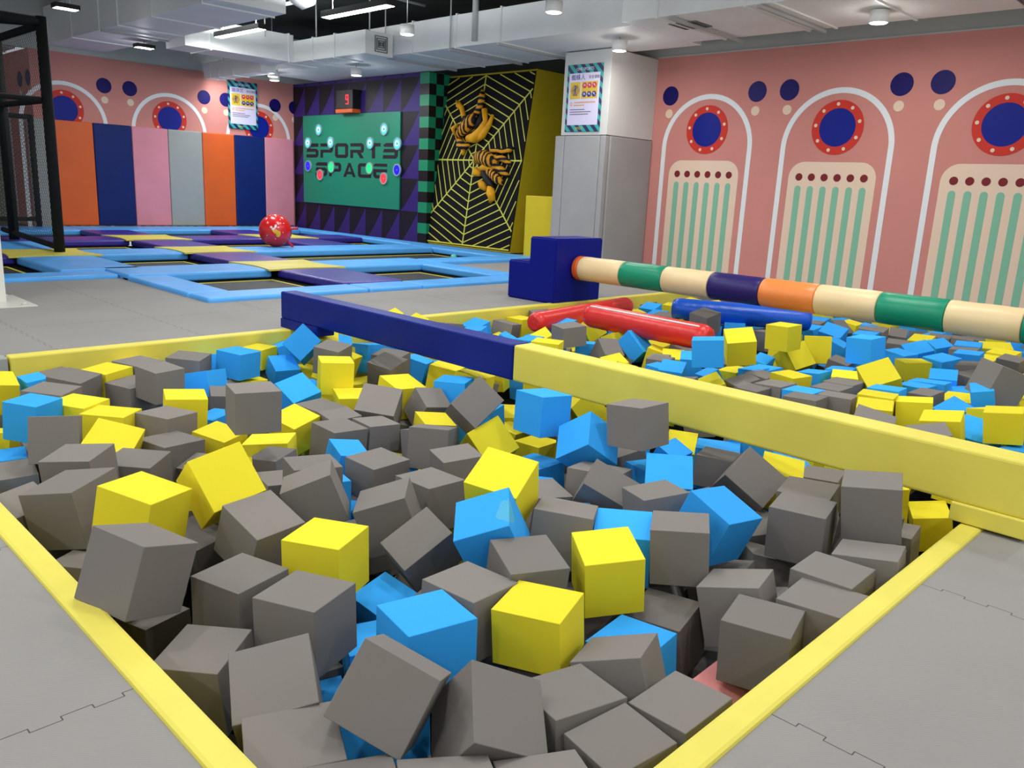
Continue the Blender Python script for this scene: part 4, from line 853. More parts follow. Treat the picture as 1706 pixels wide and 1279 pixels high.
# ------------------------------------------------------------------ foam cubes
# colour; place, turn and size; which one it is
CUBES = """
g;0.7957 2.209 0.07336 0.1203 -0.5748 -0.8025 0.1057 0.2047 0.1954 0.2066;largest looking grey foam cube, tipped out over the left yellow edge pad
g;0.9122 3.098 -0.05505 0.0873 0.4714 0.8775 -0.01315 0.222 0.2407 0.2189;grey foam cube tilted backwards, just behind the one overhanging the left edge pad
y;0.9958 2.689 0.03077 0.0868 -0.5123 -0.8544 -0.006311 0.2142 0.2076 0.2022;level yellow foam cube behind the grey cube that overhangs the left pad
y;1.282 2.695 0.0682 0.2493 -0.6031 -0.6691 -0.3556 0.2068 0.2036 0.1897;big yellow foam cube tipped steeply, right of the level yellow one at left
g;1.434 3.258 -0.422 0.04275 -0.628 -0.7697 -0.1066 0.2153 0.1707 0.1693;tilted sunken grey foam cube right of the level yellow cube at left
g;1.316 2.484 -0.06652 0.1262 -0.6478 -0.7413 -0.122 0.2059 0.2004 0.1999;tilted grey foam cube left of the lone yellow cube
g;1.621 2.603 -0.0361 0.3268 0.08014 0.708 0.6209 0.1994 0.1966 0.194;tilted grey foam cube right of the big tipped yellow cube
y;1.358 2.12 -0.04143 0.00546 0.5184 0.8551 -0.007166 0.2047 0.2029 0.199;level yellow foam cube standing alone among grey ones, left of the middle foreground
g;1.075 2.153 -0.1029 0.0004118 -0.606 -0.7954 0.004034 0.2012 0.2017 0.2003;level grey foam cube left of the upright grey front cube
g;1.124 1.862 -0.06415 0.01041 0.5594 0.8286 -0.01812 0.2078 0.1999 0.2027;upright grey foam cube left of the bright blue front cube, showing three faces
g;0.8665 1.949 -0.1746 0.05177 0.4616 0.8849 0.03362 0.1976 0.1921 0.1992;level grey foam cube left of the square grey front cube
g;1.108 2.936 -0.5612 0.03518 0.6237 0.7807 -0.01679 0.1892 0.1935 0.148;level sunken grey foam cube in front of the overhanging grey cube
g;0.9174 1.652 -0.1158 0.1204 0.2255 0.9556 0.1462 0.201 0.2118 0.2044;grey foam cube with one square face turned to the viewer, lower left foreground
g;0.8352 1.443 -0.1592 0.02079 0.2168 0.9756 0.02673 0.2123 0.2005 0.2064;level grey foam cube in front of the square grey front cube
g;1.04 1.355 0.005794 0.5037 -0.6869 0.5099 -0.1207 0.1978 0.1887 0.1985;grey foam cube tipped in front of the bright blue front cube, thin pale top showing
g;1.201 1.189 -0.07661 0.1526 -0.2717 -0.9073 -0.2823 0.1987 0.2037 0.1911;grey foam cube balanced on a corner at the bottom middle, right of another tipped one
b;1.31 1.552 -0.06634 0.004732 0.7767 0.6296 -0.01619 0.2012 0.2075 0.2008;bright blue level foam cube in the front middle of the near pit
y;1.621 1.414 -0.06953 0.03377 0.5751 0.8173 -0.005743 0.211 0.1929 0.1706;nearest level yellow foam cube, just right of the bright blue front cube
g;1.427 1.124 -0.1501 0.0276 0.7937 0.6062 -0.04238 0.2017 0.2115 0.2061;level grey foam cube right of the corner balanced grey cube
g;1.617 0.9155 -0.1445 0.05322 0.7294 0.682 -0.001003 0.1766 0.192 0.1909;level grey foam cube in front of the pink cube
g;1.388 0.9312 -0.1443 0.04598 0.7765 0.6281 0.01988 0.1804 0.1887 0.1909;level grey foam cube left of the pink cube
g;1.138 0.9373 -0.1263 0.01593 -0.2927 -0.944 0.1516 0.1898 0.1911 0.1938;tilted grey foam cube, second nearest one in front of the corner balanced grey cube
g;0.8279 1.201 -0.1292 0.02724 -0.2479 -0.9585 0.1383 0.1937 0.1823 0.1925;tilted grey foam cube left of the corner balanced grey cube
g;0.9639 1.061 -0.1162 0.05642 -0.2955 -0.9432 0.1408 0.2009 0.1947 0.1983;tilted grey foam cube, nearest one in front of the corner balanced grey cube
g;1.681 1.15 -0.1467 0.0905 0.545 0.8193 -0.1533 0.1996 0.202 0.2018;tilted grey foam cube left of the pink cube
b;1.882 1.258 -0.2366 0.03485 0.6749 0.7371 -0.009568 0.1978 0.2057 0.207;level sunken blue foam cube left of the pink cube
g;2.197 1.345 -0.2802 0.08407 0.6512 0.7529 0.04475 0.202 0.1782 0.2006;level sunken grey foam cube left of the grey cube above pink
p;2.043 1.075 -0.3535 0.1466 -0.6754 -0.7163 -0.09633 0.129 0.1966 0.1968;only pink foam cube, low in a dark gap by the right edge pad
g;2.146 0.9788 -0.1357 0.01411 0.6171 0.7867 -0.007323 0.2028 0.1962 0.198;upright grey foam cube against the right edge pad, above the pink cube
g;2.316 1.146 -0.1424 0.08992 0.6096 0.7807 -0.1035 0.2056 0.1888 0.2026;tilted grey foam cube behind the grey cube above pink
g;2.366 0.8808 -0.1182 0.03662 0.6952 0.7177 -0.01481 0.2362 0.1965 0.2006;level grey foam cube, nearest one right of the grey cube above pink
g;2.556 0.9503 -0.1064 0.01029 0.6996 0.7144 -0.006895 0.2046 0.2026 0.202;level grey foam cube, second nearest one right of the grey cube above pink
g;2.777 0.9094 -0.09324 0.03494 0.6261 0.7757 -0.0715 0.2108 0.1956 0.2013;level grey foam cube, second nearest one in front of the tallest grey cube
g;3.041 1.026 0.0711 0.05818 0.5735 0.8168 -0.02364 0.2056 0.1995 0.2095;tallest standing grey foam cube, below the yellow beam near its foot
g;2.886 1.219 -0.04483 0.01293 0.629 0.7773 0.002362 0.206 0.1989 0.2015;level grey foam cube, second nearest one left of the tallest grey cube
g;3.16 1.32 -0.07185 0.03244 0.6275 0.778 0.005972 0.2073 0.2005 0.2007;level grey foam cube, nearest one left of the tallest grey cube
y;4.202 1.129 -0.3627 0.1088 0.5232 0.8451 -0.01422 0.173 0.1987 0.1793;yellow foam cube tucked in the corner beside the foot of the yellow beam
g;3.71 1.108 -0.3379 0.02833 0.6578 0.7522 -0.02671 0.1359 0.1984 0.1968;level sunken grey foam cube left of the yellow corner cube
b;2.62 1.436 -0.03037 0.161 -0.7306 -0.6574 -0.09044 0.2001 0.2157 0.2024;blue foam cube leaning to the left, middle right of the near pit
g;3.275 1.648 -0.07257 0.3275 -0.8862 -0.03225 -0.3262 0.184 0.2138 0.1964;grey foam cube tipped diamond fashion, behind the leaning blue cube
g;3.406 1.889 -0.1039 0.01041 -0.6064 -0.7951 0.001125 0.175 0.1681 0.1531;level grey foam cube left of the grey diamond cube
b;2.928 1.852 -0.07346 0.1105 0.4503 0.8655 0.1894 0.2012 0.2064 0.2006;tilted blue foam cube behind the leaning blue cube
g;3.02 2.103 0.1387 0.04062 0.7197 0.6914 -0.04756 0.2053 0.1996 0.1965;grey foam cube standing against the yellow beam beside a corner balanced blue cube
b;2.939 2.324 -0.004925 0.6034 -0.4361 0.0339 -0.6668 0.2068 0.2056 0.1932;blue foam cube balanced on one corner below the yellow beam
y;3.896 3.154 -0.1628 0.2851 -0.1321 0.7588 0.5706 0.1956 0.1959 0.1999;yellow foam cube on edge against the yellow beam, between blue and grey cubes
b;2.939 2.625 0.08906 0.01659 -0.7434 -0.6676 0.03597 0.2034 0.1949 0.2025;upright blue foam cube below where the beam turns from navy to yellow
y;2.84 2.896 -0.1399 0.1356 -0.6333 -0.6231 -0.4385 0.2025 0.198 0.1946;tipped up yellow foam cube in front of the grey cube by beam middle
y;2.02 1.98 0.08563 0.06611 0.5538 0.8045 0.2042 0.2056 0.2047 0.1992;big yellow foam cube tilted behind the stained blue cube in the middle
b;1.836 1.833 0.00757 0.6748 -0.579 0.1079 -0.4448 0.1965 0.2209 0.1995;blue foam cube with a faint green stain, tipped forward in the near pit middle
g;1.771 2.128 -0.1309 0.1086 0.7229 0.6182 0.2889 0.166 0.212 0.1751;grey foam cube tipped diamond fashion left of the stained blue cube
g;1.812 2.378 -0.09239 0.1702 -0.5777 -0.3748 -0.7049 0.2024 0.2064 0.2012;tilted grey foam cube right of the lone yellow cube
b;1.608 2.109 -0.3248 0.09137 0.7041 0.6936 0.1215 0.1903 0.1584 0.1971;tilted sunken blue foam cube behind the bright blue front cube
b;1.362 1.886 -0.3132 0.04102 0.8432 0.5358 -0.01455 0.2007 0.1446 0.1972;level sunken blue foam cube left of the bright blue front cube
b;1.174 1.813 -0.4021 0.02589 0.1987 0.9779 -0.05901 0.114 0.1998 0.2003;level sunken blue foam cube right of the square grey front cube
b;1.194 1.592 -0.3275 0.2899 -0.01871 -0.8023 -0.5215 0.1996 0.1253 0.1983;tipped up sunken blue foam cube left of the corner balanced grey cube
g;1.537 1.628 -0.07972 0.02105 -0.6688 -0.7429 0.01931 0.2058 0.2045 0.2019;level grey foam cube behind the bright blue front cube
g;1.778 1.619 -0.04926 0.04795 -0.8386 -0.5398 -0.05454 0.1982 0.1988 0.1958;level grey foam cube in front of the stained blue cube
y;2.043 1.495 -0.05772 0.01546 0.8921 0.445 0.07616 0.204 0.199 0.2025;upright yellow foam cube right of centre with a blue one behind it
b;2.287 1.614 -0.0856 0.0504 0.4666 0.8812 0.05746 0.2041 0.197 0.2019;level blue foam cube behind the upright yellow cube
g;2.355 1.416 -0.03738 0.02815 0.4834 0.8745 -0.02783 0.1991 0.1949 0.1989;upright grey foam cube between the upright yellow cube and the leaning blue cube
g;2.145 1.78 -0.04923 0.05823 -0.4768 -0.8762 0.03927 0.2134 0.1998 0.2019;level grey foam cube, second nearest one right of the stained blue cube
g;2.516 2.225 -0.1909 0.04871 -0.8235 -0.5652 -0.008214 0.1972 0.189 0.199;level grey foam cube, nearest one right of the stained blue cube
g;2.629 1.958 -0.06381 0.2795 -0.913 -0.1887 -0.2295 0.1426 0.2191 0.1681;tipped up grey foam cube in front of the corner balanced blue cube
g;2.618 1.698 -0.06543 0.0621 0.8498 0.5233 -0.01356 0.1946 0.1998 0.1955;level grey foam cube left of the leaning blue cube
g;2.789 2.128 -0.1486 0.03594 -0.5784 -0.8125 0.06269 0.2359 0.2216 0.2223;level grey foam cube in front of the corner balanced blue cube
b;2.918 2.633 -0.2393 0.02662 0.7111 0.7024 -0.01212 0.2147 0.2126 0.1417;level sunken blue foam cube left of the corner balanced blue cube
y;3.19 2.874 -0.2708 0.008068 0.6916 0.7222 -0.008093 0.1821 0.1855 0.1978;level sunken yellow foam cube left of the corner balanced blue cube
y;3.397 3.294 -0.3281 0.1082 -0.6158 -0.78 -0.0265 0.1577 0.19 0.197;level sunken yellow foam cube in front of the blue cube below beam
g;1.782 3.385 0.1288 0.01185 -0.7929 -0.6092 0.004977 0.1997 0.2074 0.194;grey foam cube perched on top of yellow ones at the upper left
b;2.644 5.22 -0.09916 0.03179 -0.5686 -0.822 -0.006095 0.2132 0.2049 0.181;upright blue foam cube near the far yellow pad of the near pit
g;2.34 5.328 -0.1377 0.01863 -0.3905 -0.92 -0.02636 0.2282 0.2195 0.2181;level grey foam cube, nearest one left of the far upright blue cube
b;2.295 5.025 -0.163 0.05984 0.4807 0.8682 -0.1073 0.2247 0.2148 0.1673;tilted blue foam cube, second nearest one left of the far upright blue cube
g;1.919 5.097 -0.07779 0.0113 -0.5809 -0.8139 -0.008324 0.2105 0.212 0.2063;level grey foam cube, third nearest one left of the far upright blue cube
y;1.712 5.031 -0.08365 0.005271 0.5488 0.8354 0.02815 0.2035 0.2026 0.2005;level yellow foam cube right of the pale blue left cube
g;1.493 4.925 -0.07592 0.0389 -0.4377 -0.8965 -0.05711 0.2065 0.2007 0.2006;level grey foam cube, second nearest one right of the pale blue left cube
b;1.405 5.334 -0.1525 0.04109 0.7014 0.71 0.04715 0.1905 0.122 0.1916;level blue foam cube behind the pale blue left cube
y;1.221 5.312 -0.1247 0.06619 -0.03251 -0.9899 -0.1209 0.127 0.1925 0.1911;tilted yellow foam cube behind the pale blue left cube
g;1.274 4.577 -0.0531 0.03152 -0.3982 -0.9166 -0.01726 0.2082 0.2024 0.201;level grey foam cube, nearest one right of the pale blue left cube
g;1.781 4.832 -0.1244 0.004726 -0.5742 -0.8182 -0.02835 0.208 0.2103 0.178;level grey foam cube, third nearest one right of the pale blue left cube
y;1.821 4.22 -0.08982 0.029 -0.1704 -0.9846 -0.0256 0.2102 0.2032 0.2035;level yellow foam cube left of the perched grey cube
b;1.108 4.294 -0.0213 0.0344 -0.4469 -0.8939 -0.01104 0.1746 0.1899 0.1863;pale blue upright foam cube at the left frame edge
y;1.325 4.341 -0.07728 0.02171 -0.4592 -0.888 -0.01246 0.2091 0.2039 0.2028;level yellow foam cube behind the square faced grey cube
y;1.402 4.121 -0.09794 0.03059 -0.3801 -0.9244 0.01211 0.2145 0.206 0.2065;level yellow foam cube right of the square faced grey cube
g;1.63 4.008 -0.1146 0.02337 -0.5462 -0.8371 0.01891 0.2089 0.2068 0.2053;level grey foam cube left of the perched grey cube
g;1.097 3.926 -0.03185 0.6007 -0.7775 0.1596 -0.09633 0.2003 0.2091 0.2007;grey foam cube showing one flat square face near the left frame edge
y;1.283 3.792 -0.1071 0.08226 -0.3176 -0.9273 -0.1802 0.2097 0.2154 0.2128;tilted yellow foam cube right of the square faced grey cube
g;1.545 3.762 -0.1832 0.01468 -0.6297 -0.7765 0.01797 0.2184 0.2203 0.2166;level grey foam cube left of the big tipped yellow cube
b;2.079 4.394 -0.2808 0.07464 0.6038 0.7934 0.01745 0.1868 0.1779 0.1977;level sunken blue foam cube left of the perched grey cube
y;1.812 3.818 -0.1938 0.06627 -0.5188 -0.8504 -0.05651 0.1914 0.1944 0.1989;level yellow foam cube behind the big tipped yellow cube
y;1.967 3.571 -0.2143 0.02087 0.3529 0.9348 -0.03358 0.2247 0.2148 0.2183;level sunken yellow foam cube right of the big tipped yellow cube
y;2.258 3.83 -0.1734 0.01324 -0.6201 -0.7731 -0.1327 0.1992 0.1913 0.1762;tilted yellow foam cube right of the perched grey cube
g;2.466 3.907 -0.1856 0.0364 -0.6266 -0.7784 -0.01507 0.2055 0.208 0.2078;level grey foam cube, nearest one right of the perched grey cube
b;2.533 4.259 -0.1355 0.0747 -0.6709 -0.6962 -0.2441 0.2041 0.1928 0.1998;tipped up blue foam cube left of the yellow cube under navy beam
b;3.026 5.289 -0.2144 0.1473 -0.7476 -0.6244 -0.1719 0.1853 0.1861 0.1517;tipped up sunken blue foam cube right of the far upright blue cube
b;3.18 5.252 -0.02897 0.01428 -0.5435 -0.6246 -0.5605 0.1858 0.2129 0.199;blue foam cube standing on a corner against the far end of the navy beam
b;3.192 5.556 -0.1711 0.1395 0.7475 0.6477 0.04787 0.1955 0.1391 0.2003;tilted blue foam cube left of the blue cube by navy beam
y;2.963 5.514 -0.1413 0.008188 -0.5365 -0.8438 -0.008292 0.1804 0.1919 0.1527;level yellow foam cube right of the far upright blue cube
y;3.084 4.663 -0.07184 0.1764 0.4148 0.6146 0.6474 0.2357 0.2259 0.2182;tilted yellow foam cube behind the yellow cube under navy beam
y;2.815 4.278 -0.02398 0.02115 -0.8514 -0.524 0.004938 0.1987 0.2033 0.2019;upright yellow foam cube in front of a tipped yellow one under the navy beam
g;2.936 4.494 0.02979 0.01923 -0.5139 -0.8544 -0.07435 0.1821 0.1859 0.1823;level grey foam cube behind the yellow cube under navy beam
b;3.635 5.039 -0.1413 0.5057 0.4967 0.5439 0.4491 0.2078 0.2148 0.2084;level blue foam cube right of the yellow cube under navy beam
g;3.439 4.566 -0.1368 0.009311 0.5963 0.792 0.1308 0.2073 0.2045 0.1783;tilted grey foam cube right of the yellow cube under navy beam
g;3.618 4.766 -0.1609 0.001198 -0.5199 -0.8531 -0.04408 0.2193 0.2156 0.2143;level grey foam cube right of the yellow cube under navy beam
b;3.877 4.774 -0.2263 0.1083 -0.513 -0.8511 -0.02527 0.1888 0.2005 0.202;level sunken blue foam cube right of the yellow cube under navy beam
y;2.974 3.822 -0.09088 0.02441 -0.04532 -0.9932 -0.1041 0.2078 0.2091 0.2048;level yellow foam cube right of the yellow cube under navy beam
g;2.713 3.682 -0.1178 0.0522 0.4097 0.8761 0.2488 0.2248 0.226 0.2182;tipped up grey foam cube in front of the yellow cube under navy beam
g;3.01 3.601 -0.1213 0.2286 -0.7264 -0.6299 -0.1527 0.1685 0.1861 0.1826;tipped up grey foam cube left of the grey cube by beam middle
y;2.787 4.075 -0.1918 0.03824 -0.8332 -0.551 -0.02619 0.1993 0.185 0.1985;level yellow foam cube in front of the yellow cube under navy beam
b;3.239 3.629 -0.07553 0.00187 0.4922 0.8704 -0.008237 0.1968 0.1947 0.195;level blue foam cube left of the grey cube by beam middle
y;3.613 4.148 -0.134 0.08185 -0.4805 -0.873 -0.01511 0.1984 0.1991 0.1998;level yellow foam cube, third nearest one behind the grey cube by beam middle
g;2.836 3.017 0.04986 0.07227 -0.5482 -0.6596 -0.5091 0.1801 0.2174 0.2021;grey foam cube tipped diamond fashion in front of the beam, left of its yellow part
y;2.864 3.376 -0.2013 0.04402 -0.1888 -0.979 -0.06226 0.1835 0.1999 0.1988;level sunken yellow foam cube left of the grey cube by beam middle
g;2.52 2.972 -0.1004 0.0451 -0.453 -0.8858 0.09026 0.2 0.2003 0.2015;level grey foam cube, nearest one in front of the grey cube by beam middle
g;2.346 2.591 -0.08868 0.02837 0.8218 0.5687 0.02311 0.1905 0.1898 0.1917;level grey foam cube, second nearest one in front of the grey cube by beam middle
g;2.145 2.919 -0.1515 0.01162 -0.6871 -0.7263 -0.01694 0.2069 0.2128 0.1726;level grey foam cube left of the grey cube by beam middle
g;2.073 2.46 -0.1143 0.02258 -0.683 -0.7299 0.01541 0.2023 0.2061 0.2027;level grey foam cube left of the stained blue cube
b;2.211 3.27 -0.2076 0.1197 -0.7805 -0.6132 -0.0226 0.1837 0.1598 0.1874;tilted sunken blue foam cube right of the perched grey cube
g;2.304 3.474 -0.1601 0.03906 -0.6998 -0.7133 0.006939 0.2091 0.2097 0.1803;level grey foam cube, second nearest one right of the perched grey cube
g;2.533 3.467 -0.1596 0.02794 -0.7347 -0.6775 0.02135 0.1907 0.1881 0.1481;level grey foam cube, second nearest one in front of the yellow cube under navy beam
g;1.871 3.365 -0.1969 0.04983 0.5392 0.8405 0.01821 0.1574 0.1688 0.1814;level grey foam cube, nearest one right of the big tipped yellow cube
g;1.726 2.798 -0.06256 0.006599 -0.8053 -0.5923 0.02566 0.1957 0.1992 0.1956;level grey foam cube, second nearest one right of the big tipped yellow cube
g;1.712 3.08 -0.2015 0.04199 -0.7599 -0.6485 0.01576 0.1789 0.1413 0.1813;level sunken grey foam cube right of the big tipped yellow cube
b;1.871 2.975 -0.2234 0.0164 -0.1352 -0.9904 0.02514 0.2197 0.2185 0.2182;level sunken blue foam cube behind the lone yellow cube
g;1.042 3.439 -0.05352 0.04071 0.3942 0.9181 0.009213 0.2068 0.2038 0.201;level grey foam cube in front of the square faced grey cube
g;1.281 3.488 -0.1143 0.003001 0.4046 0.9141 0.02697 0.2187 0.2019 0.1509;level grey foam cube behind the level yellow cube at left
g;0.9345 3.996 -0.2569 0.01675 0.0792 0.9959 0.0395 0.1747 0.2042 0.2011;level sunken grey foam cube, second nearest one in front of the square faced grey cube
g;0.7861 3.277 -0.1308 0.02497 -0.6509 -0.7481 -0.1266 0.1841 0.1741 0.1867;tilted grey foam cube left of the level yellow cube at left
b;1.006 4.358 -0.2989 0.01672 0.1095 0.9938 -0.004654 0.1522 0.2004 0.1974;level sunken blue foam cube left of the square faced grey cube
y;1.069 4.946 -0.338 0.06993 -0.0763 -0.9928 0.05995 0.1316 0.1998 0.1969;level sunken yellow foam cube left of the pale blue left cube
g;1.617 3.558 -0.2217 0.2029 0.6372 0.7376 0.0937 0.1723 0.1246 0.1783;tilted sunken grey foam cube left of the big tipped yellow cube
b;3.884 2.469 -0.3239 0.01497 -0.02019 0.9753 0.2193 0.1898 0.1371 0.1934;tilted sunken blue foam cube right of the corner balanced blue cube
b;3.583 1.993 -0.1518 0.01049 -0.5138 -0.8577 0.0173 0.2158 0.2096 0.2105;level blue foam cube left of the grey diamond cube
y;4.125 2.544 -0.3594 0.0744 0.5073 0.8443 0.1558 0.1751 0.2177 0.2124;tilted sunken yellow foam cube right of the corner balanced blue cube
y;3.574 1.649 -0.1437 0.004089 0.5334 0.8368 0.1232 0.192 0.196 0.197;tilted yellow foam cube right of the grey diamond cube
g;3.829 1.544 -0.2253 0.02293 0.6282 0.7776 -0.01255 0.1891 0.2055 0.2037;level sunken grey foam cube left of the tallest grey cube
g;5.56 5.504 -0.1671 0.0818 -0.58 -0.8105 0.003072 0.2134 0.202 0.1589;level grey foam cube, second nearest one left of the grey cube by red tube
y;5.795 5.53 -0.156 0.002114 -0.6912 -0.7227 -0.005049 0.204 0.2025 0.1777;level yellow foam cube left of the grey cube by red tube
g;5.145 4.35 0.00621 0.02722 0.8179 0.5738 0.03325 0.2043 0.221 0.1671;grey foam cube standing in front of the left end of the seamed red tube
b;5.753 4.946 -0.1127 0.05963 0.6679 0.7366 0.08872 0.2023 0.2027 0.2004;level blue foam cube, nearest one left of the grey cube by red tube
y;6.208 4.982 -0.1249 0.6781 -0.5288 0.4372 0.2634 0.1843 0.2102 0.2;tipped up yellow foam cube right of the grey cube by red tube
g;5.34 4.087 -0.1425 0.1855 -0.8079 -0.5105 -0.2285 0.2 0.1822 0.1989;tipped up grey foam cube right of the grey cube by red tube
b;5.767 4.101 -0.1123 0.2757 -0.6494 -0.6725 -0.2235 0.2407 0.1915 0.1546;blue foam cube tipped on a corner in front of the seamed red tube
g;5.398 3.607 -0.1739 0.03495 0.5729 0.8189 0.004518 0.1507 0.1977 0.1968;level grey foam cube, third nearest one left of the blue cube by red tube
b;4.946 3.187 -0.1088 0.04745 0.5331 0.8375 0.1107 0.173 0.1956 0.193;tilted blue foam cube left of the blue cube by red tube
b;4.935 2.903 0.134 0.03846 0.5005 0.8642 -0.03277 0.2127 0.1987 0.1889;upright blue foam cube at the near end of the seamed red tube
y;5.313 2.873 0.1363 0.00369 0.9208 0.331 0.2064 0.1988 0.204 0.1987;upright yellow foam cube right of the blue one by the seamed red tube
g;7.4 4.906 -0.1762 0.01036 0.6493 0.7594 0.03998 0.2364 0.2201 0.2176;level grey foam cube, nearest one left of the blue cube by red tube
g;6.934 4.148 -0.004948 0.04484 0.7433 0.6575 0.115 0.2162 0.2081 0.201;grey foam cube lying between the seamed red tube and the blue tube
b;7.667 5.295 -0.1384 0.07632 0.6463 0.7521 0.1044 0.1916 0.2002 0.2;tilted blue foam cube right of the grey cube by red tube
b;7.496 5.077 -0.1749 0.05116 0.647 0.7575 0.07091 0.1774 0.1983 0.2007;level blue foam cube right of the grey cube by red tube
y;8.213 5.389 -0.1722 0.006378 0.5967 0.8018 0.03106 0.1543 0.197 0.1969;level yellow foam cube, second nearest one behind the blue cube by red tube
y;8.529 5.294 -0.1269 0.02202 -0.6733 -0.7368 -0.05759 0.1962 0.1988 0.1996;level yellow foam cube, nearest one behind the blue cube by red tube
b;7.986 4.213 -0.09403 0.4319 0.3292 0.6408 0.5427 0.2123 0.206 0.2001;level blue foam cube left of the yellow cube by blue tube
y;6.188 2.973 0.1112 0.02597 0.7404 0.6717 0.0003622 0.2006 0.2012 0.1995;yellow foam cube standing alone in front of the blue tube
y;6.698 2.9 -0.04132 0.3607 0.3977 0.6618 0.5232 0.2177 0.231 0.2009;yellow foam cube standing behind the roof shaped yellow one in the far pit
y;6.431 2.971 -0.1069 0.1628 -0.7097 -0.5258 -0.4396 0.2158 0.2056 0.2029;yellow foam cube on edge like a roof in the far pit
b;6.244 2.332 0.108 0.04263 0.7543 0.655 -0.01453 0.2027 0.2021 0.1964;large upright blue foam cube in the middle of the far pit
y;5.714 2.002 -0.01986 0.2878 0.387 0.8661 0.1314 0.2181 0.2309 0.2241;yellow foam cube tipped diamond fashion in front of the large upright blue one, far pit
y;6.981 2.209 -0.1199 0.0256 0.9308 0.3647 0.00332 0.1996 0.2148 0.1574;level yellow foam cube right of the far yellow diamond
b;7.542 2.361 -0.103 0.1961 0.4055 0.8892 0.08062 0.2081 0.2033 0.2009;tilted blue foam cube, nearest one right of the large far blue cube
b;8.117 2.364 -0.1225 0.0475 0.9087 0.3859 0.1518 0.1879 0.1657 0.1917;tilted blue foam cube, second nearest one right of the large far blue cube
b;7.229 2.409 -0.1262 0.02416 -0.7859 -0.616 -0.04877 0.1973 0.1983 0.1996;level blue foam cube right of the large far blue cube
b;7.186 2.055 -0.1083 0.05232 0.8488 0.5233 0.055 0.2063 0.2066 0.2018;level blue foam cube, third nearest one right of the far yellow diamond
g;1.86 4.626 -0.01256 0.02905 -0.6234 -0.7809 -0.02618 0.1888 0.1886 0.1871;level grey foam cube, second nearest one left of the far upright blue cube
b;6.546 1.843 -0.1195 0.09625 0.5983 0.7919 0.07521 0.187 0.1996 0.1973;tilted blue foam cube left of the right edge grey cube
g;1.592 5.532 -0.1855 0.02634 0.6176 0.7854 0.03191 0.1934 0.1746 0.199;level grey foam cube behind the pale blue left cube
b;8.105 2.124 -0.0995 0.04747 0.6348 0.7709 0.02307 0.2126 0.2007 0.2012;level blue foam cube behind the right edge grey cube
b;7.489 1.948 -0.07807 0.03476 0.6811 0.7314 0.00194 0.1981 0.1947 0.1947;level blue foam cube, nearest one left of the right edge grey cube
g;7.891 2.09 -0.1183 0.02571 0.6523 0.757 -0.02872 0.2211 0.2043 0.2056;level grey foam cube, third nearest one left of the right edge grey cube
y;8.393 1.973 -0.124 0.06847 0.554 0.8281 0.05099 0.2564 0.2144 0.2179;level yellow foam cube, third nearest one behind the right edge grey cube
y;7.949 1.8 -0.1002 0.03429 0.7388 0.6717 0.04292 0.2129 0.2025 0.2017;level yellow foam cube, nearest one behind the right edge grey cube
y;7.735 1.876 -0.1213 0.09888 0.7835 0.6124 0.03551 0.2161 0.2021 0.1588;level yellow foam cube, second nearest one behind the right edge grey cube
g;7.012 1.769 -0.08711 0.05597 0.6621 0.7467 -0.03046 0.2194 0.2011 0.2019;level grey foam cube, nearest one left of the right edge grey cube
g;6.766 1.706 -0.1288 0.02708 0.8546 0.5179 0.02696 0.2032 0.2036 0.2022;level grey foam cube, second nearest one left of the right edge grey cube
g;7.653 1.67 -0.09219 0.01782 0.7323 0.6782 0.05869 0.174 0.1913 0.1906;level grey foam cube behind the right edge grey cube
g;5.853 1.326 0.09914 0.1502 0.352 0.5919 0.7094 0.2251 0.2296 0.226;big grey foam cube tipped diamond fashion at the right frame edge
b;5.743 1.371 0.002011 0.1382 0.5724 0.8082 0.0009457 0.1287 0.174 0.1714;tilted blue foam cube in front of the right edge grey cube
b;6.394 1.659 -0.1891 0.03275 0.4775 0.8778 -0.02117 0.2212 0.2133 0.2136;level blue foam cube, second nearest one left of the right edge grey cube
b;5.997 1.851 -0.1338 0.009439 0.7409 0.6715 -0.01056 0.1921 0.1978 0.1992;level blue foam cube, nearest one right of the far yellow diamond
b;6.219 1.831 -0.1434 0.0002433 -0.684 -0.7284 0.03983 0.2404 0.2158 0.2152;level blue foam cube, second nearest one right of the far yellow diamond
b;5.448 1.857 -0.07789 0.01036 0.6831 0.7298 -0.02727 0.1968 0.1936 0.1942;level blue foam cube in front of the far yellow diamond
g;5.768 1.709 -0.1171 0.05001 0.7611 0.6467 0.004475 0.1569 0.1848 0.1892;level grey foam cube right of the far yellow diamond
g;2.449 3.673 -0.1712 0.01682 0.7593 0.6496 0.03303 0.191 0.1743 0.1914;level grey foam cube, nearest one in front of the yellow cube under navy beam
y;5.195 1.822 -0.07607 0.0008141 -0.6359 -0.7718 0.007761 0.2111 0.1974 0.1982;level yellow foam cube, nearest one in front of the far yellow diamond
y;4.97 1.749 -0.08552 0.0445 0.5786 0.8133 0.04182 0.2012 0.1966 0.1965;level yellow foam cube, second nearest one in front of the far yellow diamond
y;5.307 1.629 -0.07121 0.042 0.5931 0.8032 -0.03713 0.2056 0.1867 0.1655;level yellow foam cube, third nearest one in front of the far yellow diamond
y;5.969 1.547 -0.1586 0.08204 0.7146 0.6946 0.01294 0.2254 0.2138 0.212;level yellow foam cube behind the blue cube behind beam
b;5.63 1.474 -0.1348 0.006098 0.9137 -0.2994 0.2749 0.1645 0.1841 0.1924;tipped up blue foam cube behind the blue cube behind beam
y;4.989 1.364 -0.07539 0.1039 0.6334 0.7668 -0.0008866 0.2111 0.1979 0.1982;level yellow foam cube left of the blue cube behind beam
y;5.123 1.093 0.006724 0.4962 0.4032 0.5696 0.5165 0.1921 0.1793 0.182;level yellow foam cube right of the blue cube behind beam
